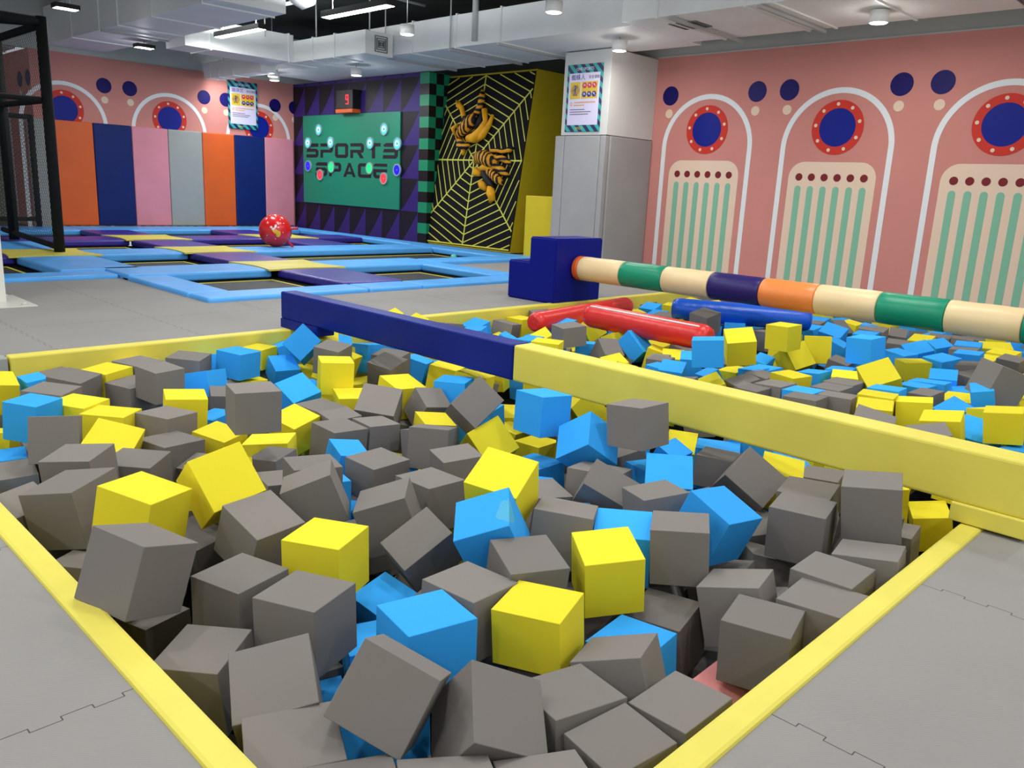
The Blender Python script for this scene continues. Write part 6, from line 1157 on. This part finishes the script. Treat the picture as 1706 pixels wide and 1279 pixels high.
BURIED = """
y 8.7 4.2 -0.145 0.988 -0.0547 0.0863 0.118
b 8.38 4.7 -0.155 0.733 0.108 0.00983 0.671
b 4.8 5.13 -0.131 0.96 -0.0577 -0.0437 0.271
y 6.61 3.15 -0.15 0.883 0.0435 0.103 0.455
b 2.03 3.09 -0.447 0.948 -0.0102 -0.124 0.291
b 7.17 5.45 -0.128 0.996 0.0138 0.0815 0.0144
y 4.44 1.08 -0.174 0.707 0.0312 0.00217 0.706
b 8.71 3.91 -0.159 0.865 0.0182 -0.0362 0.5
b 8.63 4.49 -0.129 0.915 -0.179 -0.021 0.362
g 2.99 5.49 -0.381 0.838 0.0312 -0.22 0.498
g 8.95 2.8 -0.169 0.995 -0.0371 0.0613 0.0711
g 7.78 4.58 -0.128 0.795 0.101 -0.0313 0.597
y 1.33 5.29 -0.389 0.858 -0.00873 -0.003 0.514
y 3.86 3.45 -0.149 0.988 -0.038 0.0784 0.125
b 7.18 4.21 -0.162 0.975 -0.00527 0.0767 0.208
g 8.38 4.42 -0.155 0.715 0.0119 -0.116 0.689
g 3.46 1.41 -0.29 0.986 -0.162 -0.0117 0.0268
g 4.79 5.48 -0.133 0.73 0.0142 0.0664 0.68
g 3.16 1.06 -0.196 0.98 0.12 0.155 0.0211
y 7.3 4.56 -0.144 0.789 0.0657 0.0567 0.608
y 4.23 3.25 -0.326 0.914 -0.0728 0.0465 0.396
g 3.19 3.5 -0.311 0.908 0.0391 0.0209 0.416
g 3.63 3.85 -0.179 0.724 0.0799 0.0922 0.679
g 3.24 2.61 -0.168 0.962 -0.105 0.0211 0.252
b 9.13 1.97 -0.115 0.987 0.0133 0.118 0.106
g 2.12 4.04 -0.166 0.996 0.0235 -0.0386 0.0783
g 6.81 2.82 -0.318 0.814 0.156 0.00963 0.56
b 4 1.8 -0.258 0.925 0.113 0.0653 0.356
b 2.97 4.88 -0.323 0.746 -0.0127 -0.0198 0.666
y 2.49 3.93 -0.449 0.814 0.0766 -0.138 0.558
g 5.97 5.23 -0.182 0.968 0.113 0.105 0.196
g 8.99 4.27 -0.12 0.73 0.0173 0.00943 0.683
g 3.4 2.98 -0.143 0.962 0.0151 -0.198 0.189
b 9.24 2.98 -0.15 0.804 -0.00636 0.107 0.585
g 6 3.34 -0.187 0.796 -0.0522 -0.147 0.585
y 2.29 2.41 -0.303 0.989 0.147 0.0149 0.0192
b 8.84 1.97 -0.185 0.916 0.00738 0.0677 0.396
y 4.35 1.87 -0.191 0.711 0.0554 0.0758 0.697
y 9.33 4.62 -0.133 0.975 0.0504 0.177 0.128
b 8.89 5.16 -0.184 0.877 -0.158 -0.0476 0.451
g 9.22 5.28 -0.154 0.982 -0.0713 -0.0102 0.177
y 1.53 3.22 -0.138 0.982 -0.144 0.0544 0.113
y 7.25 5.22 -0.166 0.842 -0.0124 -0.0439 0.537
b 6.86 3.07 -0.151 0.986 -0.0052 0.144 0.08
b 7.03 2.72 -0.138 0.977 0.115 0.0421 0.173
b 5.78 3.45 -0.302 0.979 0.0495 0.179 0.086
g 5.57 4.17 -0.296 0.819 0.0509 0.11 0.561
g 2.18 3.26 -0.427 0.969 0.166 -0.0242 0.181
g 3.44 2.88 -0.463 0.96 0.263 -0.094 0.00485
g 2.54 1.98 -0.499 0.895 0.0834 0.0279 0.438
g 4.2 2.15 -0.145 0.888 0.0285 0.0116 0.459
y 9.16 3.24 -0.129 0.99 -0.143 -0.00523 0.0157
g 4.62 2.9 -0.122 0.991 -0.0723 -0.0288 0.109
y 8.66 4.81 -0.192 0.925 -0.0303 0.0749 0.37
g 9 2.32 -0.166 0.987 -0.0278 -0.0377 0.155
y 6.27 1.26 -0.18 0.784 -0.177 0.181 0.567
b 2.41 1.96 -0.194 0.892 -0.00851 0.000499 0.452
b 2.38 3.08 -0.301 0.855 -0.064 0.0436 0.512
g 2.51 5.07 -0.317 0.914 0.192 0.132 0.331
g 7.65 3.94 -0.328 0.834 0.0111 0.31 0.457
g 1.54 3.64 -0.498 0.974 -0.00069 -0.0695 0.214
b 6.08 4.52 -0.171 0.854 0.11 0.221 0.457
y 6.2 5.32 -0.19 0.885 -0.153 0.0395 0.437
y 9.1 3.95 -0.117 0.715 -0.109 0.0722 0.687
b 3.58 2.55 -0.193 0.897 -0.047 0.103 0.428
y 4.1 1.51 -0.127 0.913 -0.00161 0.0533 0.404
y 6.47 3.49 -0.176 0.762 -0.0355 -0.0202 0.646
y 3.33 5.03 -0.123 0.942 -0.117 0.119 0.29
b 6.82 2.57 -0.172 0.714 -0.0884 0.118 0.684
g 8.17 1.9 -0.161 0.998 0.0388 -0.0562 0.0181
y 4.75 3.43 -0.162 0.786 0.216 -0.0543 0.576
y 4.34 2.88 -0.151 0.768 0.123 0.0452 0.627
b 8.65 1.83 -0.184 0.905 -0.0273 0.0558 0.42
b 3.86 4.37 -0.185 0.815 0.00104 -0.0936 0.572
g 2.68 1.7 -0.313 0.713 -0.0465 -0.0591 0.697
g 1.62 1.9 -0.322 0.983 0.00616 -0.186 0.00105
y 5.38 5.36 -0.285 0.964 0.112 0.0417 0.237
g 4.64 1.51 -0.326 0.777 -0.171 -0.0707 0.602
y 5.68 4.7 -0.323 0.932 -0.0848 -0.0607 0.347
b 7.12 3.03 -0.324 0.928 -0.0807 -0.128 0.341
b 0.889 3.75 -0.319 0.99 -0.021 0.0443 0.131
y 6.01 1.24 -0.27 0.748 -0.128 -0.0158 0.651
g 5.23 4.5 -0.282 0.958 -0.0739 -0.117 0.25
b 2.29 3.64 -0.419 0.919 0.0273 -0.0287 0.393
y 3.27 4.96 -0.43 0.743 -0.0512 -0.0537 0.665
g 9.3 5.05 -0.175 0.989 -0.0295 -0.0645 0.134
b 7.51 4.22 -0.196 0.913 -0.0846 0.107 0.385
y 6.58 1.23 -0.175 0.79 -0.0443 -0.0325 0.61
y 4.2 4.88 -0.145 0.928 -0.0219 -0.0384 0.37
b 7.94 4.84 -0.198 0.981 -0.0613 -0.184 0.00318
b 8.81 2.59 -0.133 0.897 -0.163 -0.0428 0.41
g 8.99 5.43 -0.145 0.803 -0.0462 0.0617 0.592
b 4.94 4.36 -0.194 0.988 -0.0871 0.0537 0.115
g 6.6 1.5 -0.144 0.987 -0.00562 0.0503 0.154
b 2.02 4.81 -0.257 0.978 -0.0404 0.205 0.00683
y 4.27 5.33 -0.226 0.956 -0.0283 0.0685 0.283
g 1.08 3.37 -0.326 0.843 -0.0166 -0.0322 0.537
b 5.6 5.11 -0.25 0.907 -0.128 -0.0464 0.4
y 6.45 5.21 -0.233 0.944 -0.0617 0.0787 0.313
b 2.67 2.45 -0.257 0.966 -0.0445 0.0753 0.244
g 3.38 1.72 -0.329 0.882 0.127 0.036 0.453
y 2.64 3.25 -0.477 0.996 0.0814 -0.0327 0.0272
y 2.74 3.62 -0.476 0.992 -0.0161 0.0111 0.127
g 2.56 4.19 -0.457 0.929 0.0783 -0.0541 0.357
b 3.65 1.81 -0.402 0.878 -0.0736 0.0472 0.47
g 2.03 2.4 -0.48 0.953 -0.102 -0.0283 0.285
g 1.73 3.51 -0.466 0.928 -0.000322 -0.0107 0.371
g 0.96 5.52 -0.141 0.969 -0.0581 0.157 0.181
b 8.78 1.56 -0.153 0.964 0.175 0.00774 0.198
g 9.48 2.65 -0.136 0.955 0.0694 -0.118 0.263
y 6.58 4.75 -0.198 0.901 0.0155 -0.0992 0.421
b 9.73 5.02 -0.178 0.884 0.082 -0.00907 0.46
g 9.6 1.02 -0.183 0.944 -0.053 -0.0186 0.326
y 6.99 3.31 -0.191 0.89 0.0597 -0.147 0.427
g 6.94 1.11 -0.152 0.865 0.1 -0.157 0.466
y 7.44 3.5 -0.179 0.991 -0.048 0.0137 0.123
b 9.68 4.52 -0.144 0.805 0.0664 0.155 0.569
y 6.88 4.81 -0.126 0.742 -0.0112 0.0324 0.669
g 9.54 5.35 -0.199 0.953 0.0781 -0.173 0.234
g 9.71 2.22 -0.178 0.969 0.0386 -0.0665 0.236
y 9.05 1.12 -0.114 0.818 0.0057 -0.106 0.565
y 4.6 5.29 -0.151 0.926 0.134 -0.0316 0.351
g 6.18 3.6 -0.149 0.994 0.0285 -0.0183 0.101
y 9.69 1.62 -0.192 0.79 -0.0377 -0.0703 0.608
y 9.74 4.1 -0.171 0.889 -0.0317 0.0209 0.457
y 2.08 5.5 -0.173 0.703 -0.12 0.138 0.687
b 6.51 4.13 -0.159 0.931 0.157 -0.0844 0.317
g 6.25 2.15 -0.199 0.733 -0.062 -0.016 0.677
b 6.47 4.44 -0.171 0.786 -0.156 0.0137 0.598
b 3.99 5.24 -0.159 0.955 -0.00304 0.019 0.296
g 8.86 1.31 -0.163 0.926 -0.0272 0.00398 0.377
g 2.87 1.6 -0.137 0.72 0.0785 -0.0128 0.69
y 9.25 4.32 -0.127 0.964 0.076 -0.0531 0.25
y 7.33 1.4 -0.155 0.732 -0.0167 -0.0986 0.674
y 7.61 1.41 -0.168 0.978 -0.136 0.0486 0.147
b 6.79 4.58 -0.145 0.952 0.0674 0.286 0.0836
y 8.53 1.37 -0.11 0.72 -0.166 -0.0154 0.673
g 9.62 3.77 -0.149 0.747 0.00302 -0.0269 0.664
g 9.82 5.46 -0.178 0.98 0.0603 -0.173 0.0734
y 8.9 3.09 -0.197 0.994 -0.0877 -0.0568 0.0425
b 5.77 1.1 -0.183 0.966 -0.0401 -0.199 0.158
g 7.94 3.31 -0.184 0.989 0.0393 0.128 0.0647
g 9.31 3.53 -0.124 0.963 0.0951 0.0206 0.25
y 4.37 4.16 -0.179 0.903 0.152 0.0548 0.398
y 1.03 5.29 -0.181 0.977 -0.154 0.0607 0.137
g 1.75 5.28 -0.152 0.977 -0.0371 -0.124 0.172
y 4.29 3.27 -0.121 0.907 -0.0973 0.123 0.391
g 7.98 1.32 -0.145 0.954 0.199 0.0762 0.212
y 9.2 1.37 -0.154 0.995 -0.00164 -0.0219 0.101
y 4.23 3.53 -0.125 0.952 0.0247 0.0365 0.303
g 9.76 3.15 -0.119 0.724 -0.0687 -0.108 0.678
b 9.8 1.28 -0.112 0.999 8.75e-05 0.00571 0.0507
y 4.4 5.06 -0.139 0.969 0.0347 0.0165 0.242
b 9.47 1.35 -0.171 0.989 -0.0745 -0.125 0.0362
b 9.53 1.96 -0.169 0.989 0.0378 -0.105 0.101
y 7.35 2.76 -0.177 0.792 0.0071 -0.00212 0.61
y 8.29 1.18 -0.146 0.76 0.0964 0.151 0.625
g 6.45 2.27 -0.154 0.967 0.0979 -0.101 0.212
y 6.87 5.32 -0.188 0.972 0.00179 0.0178 0.236
y 7.5 0.975 -0.176 0.988 0.127 0.0759 0.0323
g 6.56 3.82 -0.185 0.956 0.0255 -0.096 0.276
b 9.79 2.89 -0.168 0.907 0.0907 -0.0948 0.401
g 4.66 3.19 -0.189 0.715 0.0194 0.0659 0.696
g 4.6 4.41 -0.15 0.978 0.031 -0.082 0.191
g 9.39 3.98 -0.123 0.837 0.0698 0.105 0.532
g 9.2 2.51 -0.191 0.881 -0.0256 0.0717 0.468
g 6.9 1.41 -0.172 0.98 0.0117 -0.0488 0.192
y 4.56 4.72 -0.147 0.853 0.0321 -0.0141 0.52
y 9.81 3.5 -0.173 0.962 -0.0108 -0.0621 0.264
y 9.53 2.97 -0.181 0.935 0.0154 -0.0222 0.353
g 4.68 1.08 -0.169 0.736 -0.0438 0.0728 0.672
b 0.845 4.96 -0.157 0.867 -0.0431 0.0367 0.495
y 6.17 1.02 -0.187 0.999 0.0129 0.0427 0.013
y 4.05 4.59 -0.176 0.742 0.0666 -0.111 0.658
y 4.53 2.16 -0.171 0.762 -0.13 -0.123 0.623
g 3.98 2.73 -0.117 0.905 -0.133 -0.113 0.388
g 3.61 3.18 -0.154 0.843 -0.000893 0.0428 0.537
y 9.81 2.6 -0.168 0.859 0.0279 -0.0234 0.511
g 9.28 1.71 -0.154 0.99 -0.00702 0.119 0.0701
g 7.93 5.48 -0.175 0.94 -0.162 0.135 0.268
y 7.75 3.68 -0.184 0.79 -0.167 -0.123 0.577
g 7.26 1.79 -0.137 0.716 0.0608 -0.00453 0.695
y 0.837 4.69 -0.179 0.878 -0.0771 -0.0987 0.462
b 4.44 3.71 -0.12 0.994 -0.0272 0.108 0.0174
b 6.29 3.94 -0.149 0.902 -0.0525 0.0298 0.427
g 8.57 3.21 -0.19 0.754 -0.192 0.102 0.62
y 9.43 2.24 -0.177 0.982 0.0385 0.0741 0.171
y 4.37 1.39 -0.148 0.993 0.0242 -0.0745 0.0917
g 8.47 1.64 -0.184 0.994 -0.108 0.00367 0.0298
g 7.67 1.16 -0.192 0.957 0.0348 0.0636 0.28
b 6.48 1.01 -0.123 0.933 0.0338 0.0676 0.352
g 2.16 2.13 -0.18 0.927 0.0127 -0.024 0.373
y 8.55 1.01 -0.186 0.937 0.0145 -0.00658 0.349
b 4.6 2.66 -0.149 0.987 -0.0166 -0.0203 0.158
g 4.62 1.91 -0.188 0.956 -0.0699 0.134 0.253
b 4.3 4.55 -0.131 0.948 0.0543 -0.0302 0.314
b 6.98 3.76 -0.15 0.971 -0.148 0.0889 0.166
b 6.7 5.01 -0.158 0.84 0.0623 0.0555 0.536
b 5.4 0.921 -0.134 0.966 0.0814 -0.107 0.219
b 9.11 3.7 -0.191 0.985 -0.0628 -0.111 0.119
b 7.25 0.997 -0.132 0.95 0.151 -0.0229 0.272
g 1.02 2.67 -0.187 0.872 0.024 0.0985 0.478
g 4.74 3.89 -0.165 0.963 0.048 -0.0461 0.261
g 9.46 3.33 -0.168 0.991 -0.0766 0.00964 0.108
y 9.52 4.21 -0.168 0.784 -0.0374 -0.0775 0.615
b 7.56 4.63 -0.181 0.712 -0.038 0.174 0.679
b 8.03 1.03 -0.159 0.854 -0.00363 0.127 0.505
g 7.63 2.82 -0.176 0.801 -0.158 0.0577 0.574
y 9.77 4.76 -0.179 0.796 -0.0136 -0.137 0.589
b 6.7 3.63 -0.138 0.941 0.105 -0.0775 0.312
g 7.5 3.76 -0.174 0.773 0.0276 0.0145 0.633
g 4.11 4.33 -0.118 0.983 0.0326 -0.0245 0.18
y 3.18 4.14 -0.192 0.889 0.0808 0.0583 0.448
b 9.35 1.06 -0.144 0.84 0.00402 -0.146 0.523
y 8.79 1.02 -0.141 0.998 0.0101 -0.0235 0.0568
g 1.58 4.29 -0.19 0.873 -0.0297 -0.00146 0.487
y 9.81 1.83 -0.134 0.753 0.0344 -0.0178 0.657
g 8.99 1.75 -0.118 0.871 0.0769 0.107 0.473
b 2.41 4.5 -0.179 0.995 -0.0707 0.0461 0.0495
y 7.05 4.58 -0.158 0.991 -0.132 0.00985 0.0347
g 2.04 1.86 -0.32 0.996 0.0719 -0.0309 0.0332
g 1.17 2.29 -0.326 0.989 -0.108 -0.0431 0.0863
y 4.99 4.03 -0.317 0.791 -0.137 0.135 0.581
g 1.28 4.28 -0.307 0.871 0.0817 -0.0117 0.484
g 1.35 4.87 -0.322 0.987 0.0492 0.0199 0.152
b 2.71 4.69 -0.297 1 0.0257 0.0151 0.000359
y 5.31 2.33 -0.328 0.974 0.216 0.072 0.0216
g 3.26 3.85 -0.288 0.987 0.146 0.00855 0.0603
g 5.77 2.09 -0.325 0.978 -0.13 -0.0208 0.162
b 4.94 2.1 -0.299 0.85 -0.00626 0.0207 0.526
y 2.94 4.28 -0.281 0.844 -0.0784 -0.00769 0.53
g 8.42 2.77 -0.26 0.963 -0.0685 0.0397 0.258
g 5.23 3.88 -0.31 0.993 -0.0832 0.0578 0.0613
b 3.67 2.84 -0.289 0.978 0.0313 -0.0141 0.207
g 4.44 3.47 -0.318 0.966 -0.121 -0.0381 0.224
g 1.44 2.29 -0.326 0.887 -0.0485 -0.0298 0.457
b 5.41 1.5 -0.272 0.853 -0.179 0.0839 0.484
y 7.93 4 -0.324 0.847 0.13 -0.0291 0.514
g 0.84 1.01 -0.329 0.99 -0.0856 -0.01 0.11
g 1.66 2.83 -0.286 0.957 -0.0601 -0.0153 0.283
y 5.96 3.09 -0.275 0.793 -0.0152 0.0037 0.609
b 1.97 5.05 -0.313 0.972 0.0241 -0.00565 0.233
y 7.8 1.65 -0.322 0.796 0.0772 0.155 0.58
b 3.92 5.47 -0.252 0.937 -0.0897 -0.00312 0.338
g 2.47 4.79 -0.278 0.78 -0.0547 0.00677 0.623
b 8.57 5.51 -0.287 0.999 -0.0382 0.0228 0.0083
g 6.77 4.2 -0.299 0.705 0.00405 -0.088 0.704
b 5.93 2.73 -0.281 0.805 -0.166 0.0467 0.568
b 6.82 1.99 -0.306 0.725 0.0938 0.0955 0.676
g 1.67 4.54 -0.321 0.783 0.0432 0.0169 0.621
b 5.26 1.81 -0.326 0.971 -0.0385 0.0917 0.218
b 7.48 1.81 -0.311 0.693 0.165 0.191 0.675
b 5.05 1.45 -0.323 0.716 0.163 0.169 0.658
g 6.17 2.86 -0.275 0.997 -0.0183 -0.0787 0.00526
g 1.48 4.65 -0.284 0.755 0.0481 0.0502 0.652
g 7.84 5.06 -0.266 0.994 0.0893 -0.0691 0.00821
b 8.84 4.54 -0.309 0.989 -0.0392 0.116 0.0858
g 1.58 2.55 -0.298 0.984 -0.115 0.0179 0.134
y 6.91 3.99 -0.283 0.922 -0.028 0.145 0.359
b 5.17 5.1 -0.33 0.944 0.0896 0.085 0.305
b 5.78 1.67 -0.316 0.758 -0.03 -0.0152 0.652
b 1.11 1.2 -0.33 0.976 -0.0944 0.105 0.169
g 7.75 0.924 -0.255 0.855 0.0159 -0.155 0.494
g 6.29 4.81 -0.313 0.93 0.109 0.0652 0.345
g 8.3 3.9 -0.246 0.856 -0.112 0.00184 0.504
b 4.05 2.22 -0.33 0.877 0.0856 0.0165 0.472
y 9.49 4.82 -0.3 0.763 0.0642 0.0179 0.643
g 8.14 3.02 -0.32 0.998 -0.0144 -0.0554 0.000277
g 8.09 5.1 -0.292 0.729 0.0222 -0.0288 0.684
g 1.01 3.04 -0.302 0.824 0.0372 0.0327 0.564
g 7.65 2.37 -0.283 0.709 -0.122 -0.113 0.686
g 5.22 3.26 -0.253 0.959 0.000778 0.0831 0.272
y 7 5.07 -0.229 0.974 -0.0838 -0.109 0.179
b 4.71 4.16 -0.293 0.998 0.0546 -0.000938 0.0394
g 6.31 2.45 -0.289 0.968 0.0424 -0.0607 0.241
y 7.39 5.43 -0.291 0.964 -0.0795 0.152 0.203
y 3.56 5.37 -0.313 0.944 0.0919 -0.0534 0.311
b 7.31 3.29 -0.329 0.952 0.0443 -0.116 0.279
y 8.31 3.2 -0.322 0.979 0.115 -0.00898 0.167
g 5.62 2.36 -0.321 0.722 0.199 -0.0831 0.658
g 2.88 1.9 -0.319 0.753 0.0788 -0.0975 0.646
g 1.27 2.53 -0.328 0.999 -0.00776 -0.0392 0.0105
b 7.95 1.84 -0.317 0.827 -0.0291 -0.0227 0.561
g 9.14 4.65 -0.31 0.977 -0.0141 0.0269 0.211
y 3.77 4.07 -0.327 0.739 -0.239 -0.00794 0.629
b 6.01 4.98 -0.306 0.836 0.108 0.0865 0.531
b 4.51 3.92 -0.324 0.746 -0.0623 0.0533 0.661
g 1.23 3.57 -0.301 0.954 -0.0674 -0.0627 0.285
g 3.2 1.83 -0.296 0.862 0.0864 -0.00151 0.5
b 7.33 2.2 -0.323 0.931 -0.0328 0.0133 0.363
g 1.72 4.07 -0.325 0.89 0.0308 0.0484 0.453
b 4.29 3.85 -0.303 0.709 0.0458 0.0587 0.701
g 6.56 2.04 -0.232 0.986 -0.103 0.0558 0.122
y 3.36 4.32 -0.237 0.807 0.0313 0.103 0.58
y 1.25 3.91 -0.324 0.733 0.229 -0.106 0.632
g 9.49 4.44 -0.281 0.752 0.114 0.145 0.632
g 7.76 4.32 -0.245 0.898 -0.0795 0.0644 0.428
y 7.66 2.14 -0.299 0.794 -0.0508 -0.119 0.594
y 7.92 2.48 -0.261 0.984 0.0316 -0.0969 0.147
b 5.57 2.01 -0.309 0.993 -0.067 0.0125 0.0916
g 9.09 4.37 -0.326 0.985 0.0198 0.0689 0.156
g 7.11 1.46 -0.292 0.968 -0.22 0.0589 0.109
g 8.61 3.71 -0.313 0.851 -0.0163 -0.0492 0.522
y 8.15 4.12 -0.285 0.979 -0.015 0.00564 0.203
y 5.58 0.994 -0.316 0.96 0.0929 -0.0343 0.262
g 1.82 5.51 -0.263 0.974 -0.00408 -0.126 0.188
g 3.51 2.23 -0.309 0.714 -0.0734 -0.0574 0.693
g 1.68 3.28 -0.417 0.743 0.0273 0.0313 0.668
y 1.9 3.74 -0.495 0.992 -0.0236 0.0551 0.112
y 0.835 4.83 -0.452 0.882 -0.153 -0.118 0.431
g 2.83 2.65 -0.419 0.999 0.0341 -0.0213 0.0334
g 2.98 4.12 -0.49 0.996 0.0751 -0.0198 0.0527
g 2.7 2.15 -0.469 0.777 -0.0729 -0.0404 0.624
b 3.06 5.15 -0.477 0.924 0.0116 -0.00833 0.381
g 3.4 2.54 -0.428 0.987 0.0905 -0.132 0.000618
g 1.59 1.03 -0.47 0.76 -0.0733 0.0262 0.646
g 3.61 3.17 -0.418 0.994 -0.104 -0.0251 0.0112
g 3.12 2.75 -0.472 0.999 0.0298 -0.000749 0.0346
y 3.52 4.11 -0.423 0.718 -0.184 -0.0146 0.671
g 2.3 2.09 -0.48 0.904 0.0909 -0.0847 0.408
y 1.5 3.89 -0.41 0.993 0.0934 0.0574 0.0334
g 3.58 4.94 -0.461 0.961 0.0201 0.0134 0.275
y 2.98 2.12 -0.466 0.848 -0.0148 0.0487 0.527
b 3.1 4.48 -0.482 0.983 0.122 0.0127 0.133
g 0.871 5.24 -0.45 0.738 0.125 0.0237 0.663
y 2.39 5.43 -0.466 0.986 0.0661 -0.151 0.00212
y 2.97 3.2 -0.424 0.897 -0.115 -0.0489 0.423
g 1.54 4.99 -0.495 0.95 -0.0514 -0.0981 0.293
b 2.39 4.41 -0.498 0.997 0.0179 0.0449 0.0527
g 2.13 4.03 -0.409 0.88 0.0203 0.0565 0.471
b 1.85 4.32 -0.391 0.897 -0.186 0.0898 0.392
g 3.53 4.53 -0.45 0.871 0.198 0.0239 0.448
g 3.27 4.1 -0.455 0.97 -0.113 -0.0362 0.211
g 3.33 1.08 -0.433 0.996 -0.075 0.0128 0.0557
b 2.45 2.79 -0.499 0.887 0.11 0.0266 0.448
g 1.55 4.28 -0.398 0.956 0.000218 -0.00111 0.292
g 2.88 2.94 -0.496 0.838 -0.123 -0.116 0.519
g 1.08 0.954 -0.434 0.98 -0.0624 -0.00327 0.191
g 2.11 5.42 -0.438 0.96 0.177 -0.215 0.0304
g 1.66 2.84 -0.5 0.839 0.00441 0.02 0.544
g 0.852 1.47 -0.436 0.746 -0.0255 -0.193 0.637
y 2.72 4.99 -0.475 0.965 0.0679 0.0333 0.252
y 1.55 5.46 -0.428 0.861 0.0326 -0.00317 0.507
g 1.89 4.63 -0.498 0.812 0.185 0.0422 0.551
g 3.4 2 -0.492 0.822 -0.125 0.031 0.554
g 3.36 4.39 -0.488 0.884 0.0544 -0.0199 0.465
g 3.56 3.85 -0.408 0.998 -0.0318 -0.0259 0.0475
g 1.9 1.25 -0.495 0.901 -0.142 0.0386 0.408
g 1.35 0.972 -0.439 0.758 0.00252 -0.13 0.639
y 2.24 5.1 -0.396 0.96 0.137 0.00789 0.245
g 2.66 4.44 -0.451 0.88 -0.0988 0.00882 0.465
g 0.956 5.5 -0.39 0.997 0.0396 0.0672 0.0222
b 1.75 5.29 -0.404 0.932 -0.102 -0.108 0.331
g 2.54 3.5 -0.491 0.963 -0.0261 0.00518 0.27
g 1.93 3.33 -0.419 0.987 -0.0654 0.109 0.0937
g 2.74 5.47 -0.443 0.85 -0.0781 -0.13 0.505
y 0.852 4.19 -0.446 0.971 0.00782 -0.0154 0.237
g 2.61 2.99 -0.467 0.974 0.0533 -0.0824 0.205
g 2.53 2.41 -0.445 0.989 -0.0766 0.0399 0.118
g 0.857 4.56 -0.421 0.848 0.103 0.0673 0.515
g 2.08 4.83 -0.487 0.769 0.00436 0.0478 0.637
b 1.12 4.11 -0.497 0.786 0.0666 -0.13 0.601
b 3.64 2.29 -0.493 0.981 0.0181 -0.0651 0.184
g 1.33 1.36 -0.436 0.989 -0.0201 0.105 0.106
g 2.76 4 -0.467 0.806 0.0324 -0.0175 0.591
g 3.19 1.29 -0.466 0.936 0.00394 0.0717 0.343
b 2.31 4.86 -0.49 0.76 0.0837 0.0522 0.643
b 1.13 4.74 -0.478 0.946 0.134 0.178 0.235
g 3.18 3.04 -0.48 0.792 0.00553 -0.0863 0.605
g 3.64 1.31 -0.499 0.974 0.0385 0.0569 0.216
b 3.63 3.58 -0.494 0.834 -0.0736 -0.173 0.518
g 1.32 2.76 -0.465 0.768 -0.016 0.235 0.596
y 3.67 4.34 -0.475 0.92 0.0147 0.137 0.366
b 1.73 4.78 -0.481 0.809 0.259 -0.0634 0.524
"""
def cube_mesh(key):
    bm = bmesh.new(); bmesh.ops.create_cube(bm, size=1.0)
    bmesh.ops.bevel(bm, geom=bm.edges[:], offset=.007, segments=1, affect='EDGES')
    me = bpy.data.meshes.new('foam_cube_'+{'g':'grey','b':'blue','y':'yellow','p':'pink'}[key]); bm.to_mesh(me); bm.free(); me.materials.append(FOAM[key]); return me
CM = {k: cube_mesh(k) for k in 'gbyp'}
GRP = {'g': 'grey foam cubes in the pits', 'b': 'blue foam cubes in the pits', 'y': 'yellow foam cubes in the pits', 'p': 'pink foam cube'}
for row in CUBES.strip().split('\n'):
    f = row.split(';'); c = f[0]; x, y, z, qw, qx, qy, qz, sx, sy, sz = [float(v) for v in f[1].split()]
    o = bpy.data.objects.new('foam_cube', CM[c]); COL.objects.link(o)
    o.location = (x, y, z); o.rotation_mode = 'QUATERNION'; o.rotation_quaternion = (qw, qx, qy, qz); o.scale = (sx, sy, sz)
    tag(o, f[2], 'foam cube', GRP[c] if c != 'p' else None)
    if 'green stain' in f[2]:
        o.data = o.data.copy(); o.data.materials[0] = STAINED
# the cubes buried below the visible layer
bm = bmesh.new(); keys = 'gby'
for row in BURIED.strip().split('\n'):
    f = row.split(); x, y, z, qw, qx, qy, qz = [float(v) for v in f[1:8]]
    b2 = bmesh.new(); bmesh.ops.create_cube(b2, size=.2)
    bmesh.ops.transform(b2, matrix=Matrix.Translation((x, y, z)) @ Quaternion((qw, qx, qy, qz)).to_matrix().to_4x4(), verts=b2.verts)
    join(bm, b2, keys.index(f[0]))
o = obj('buried_foam_cubes', bm, [FOAM['g'], FOAM['b'], FOAM['y']]); o['kind'] = 'stuff'
tag(o, 'layer of foam cubes buried below the top ones in the pits', 'foam cubes')
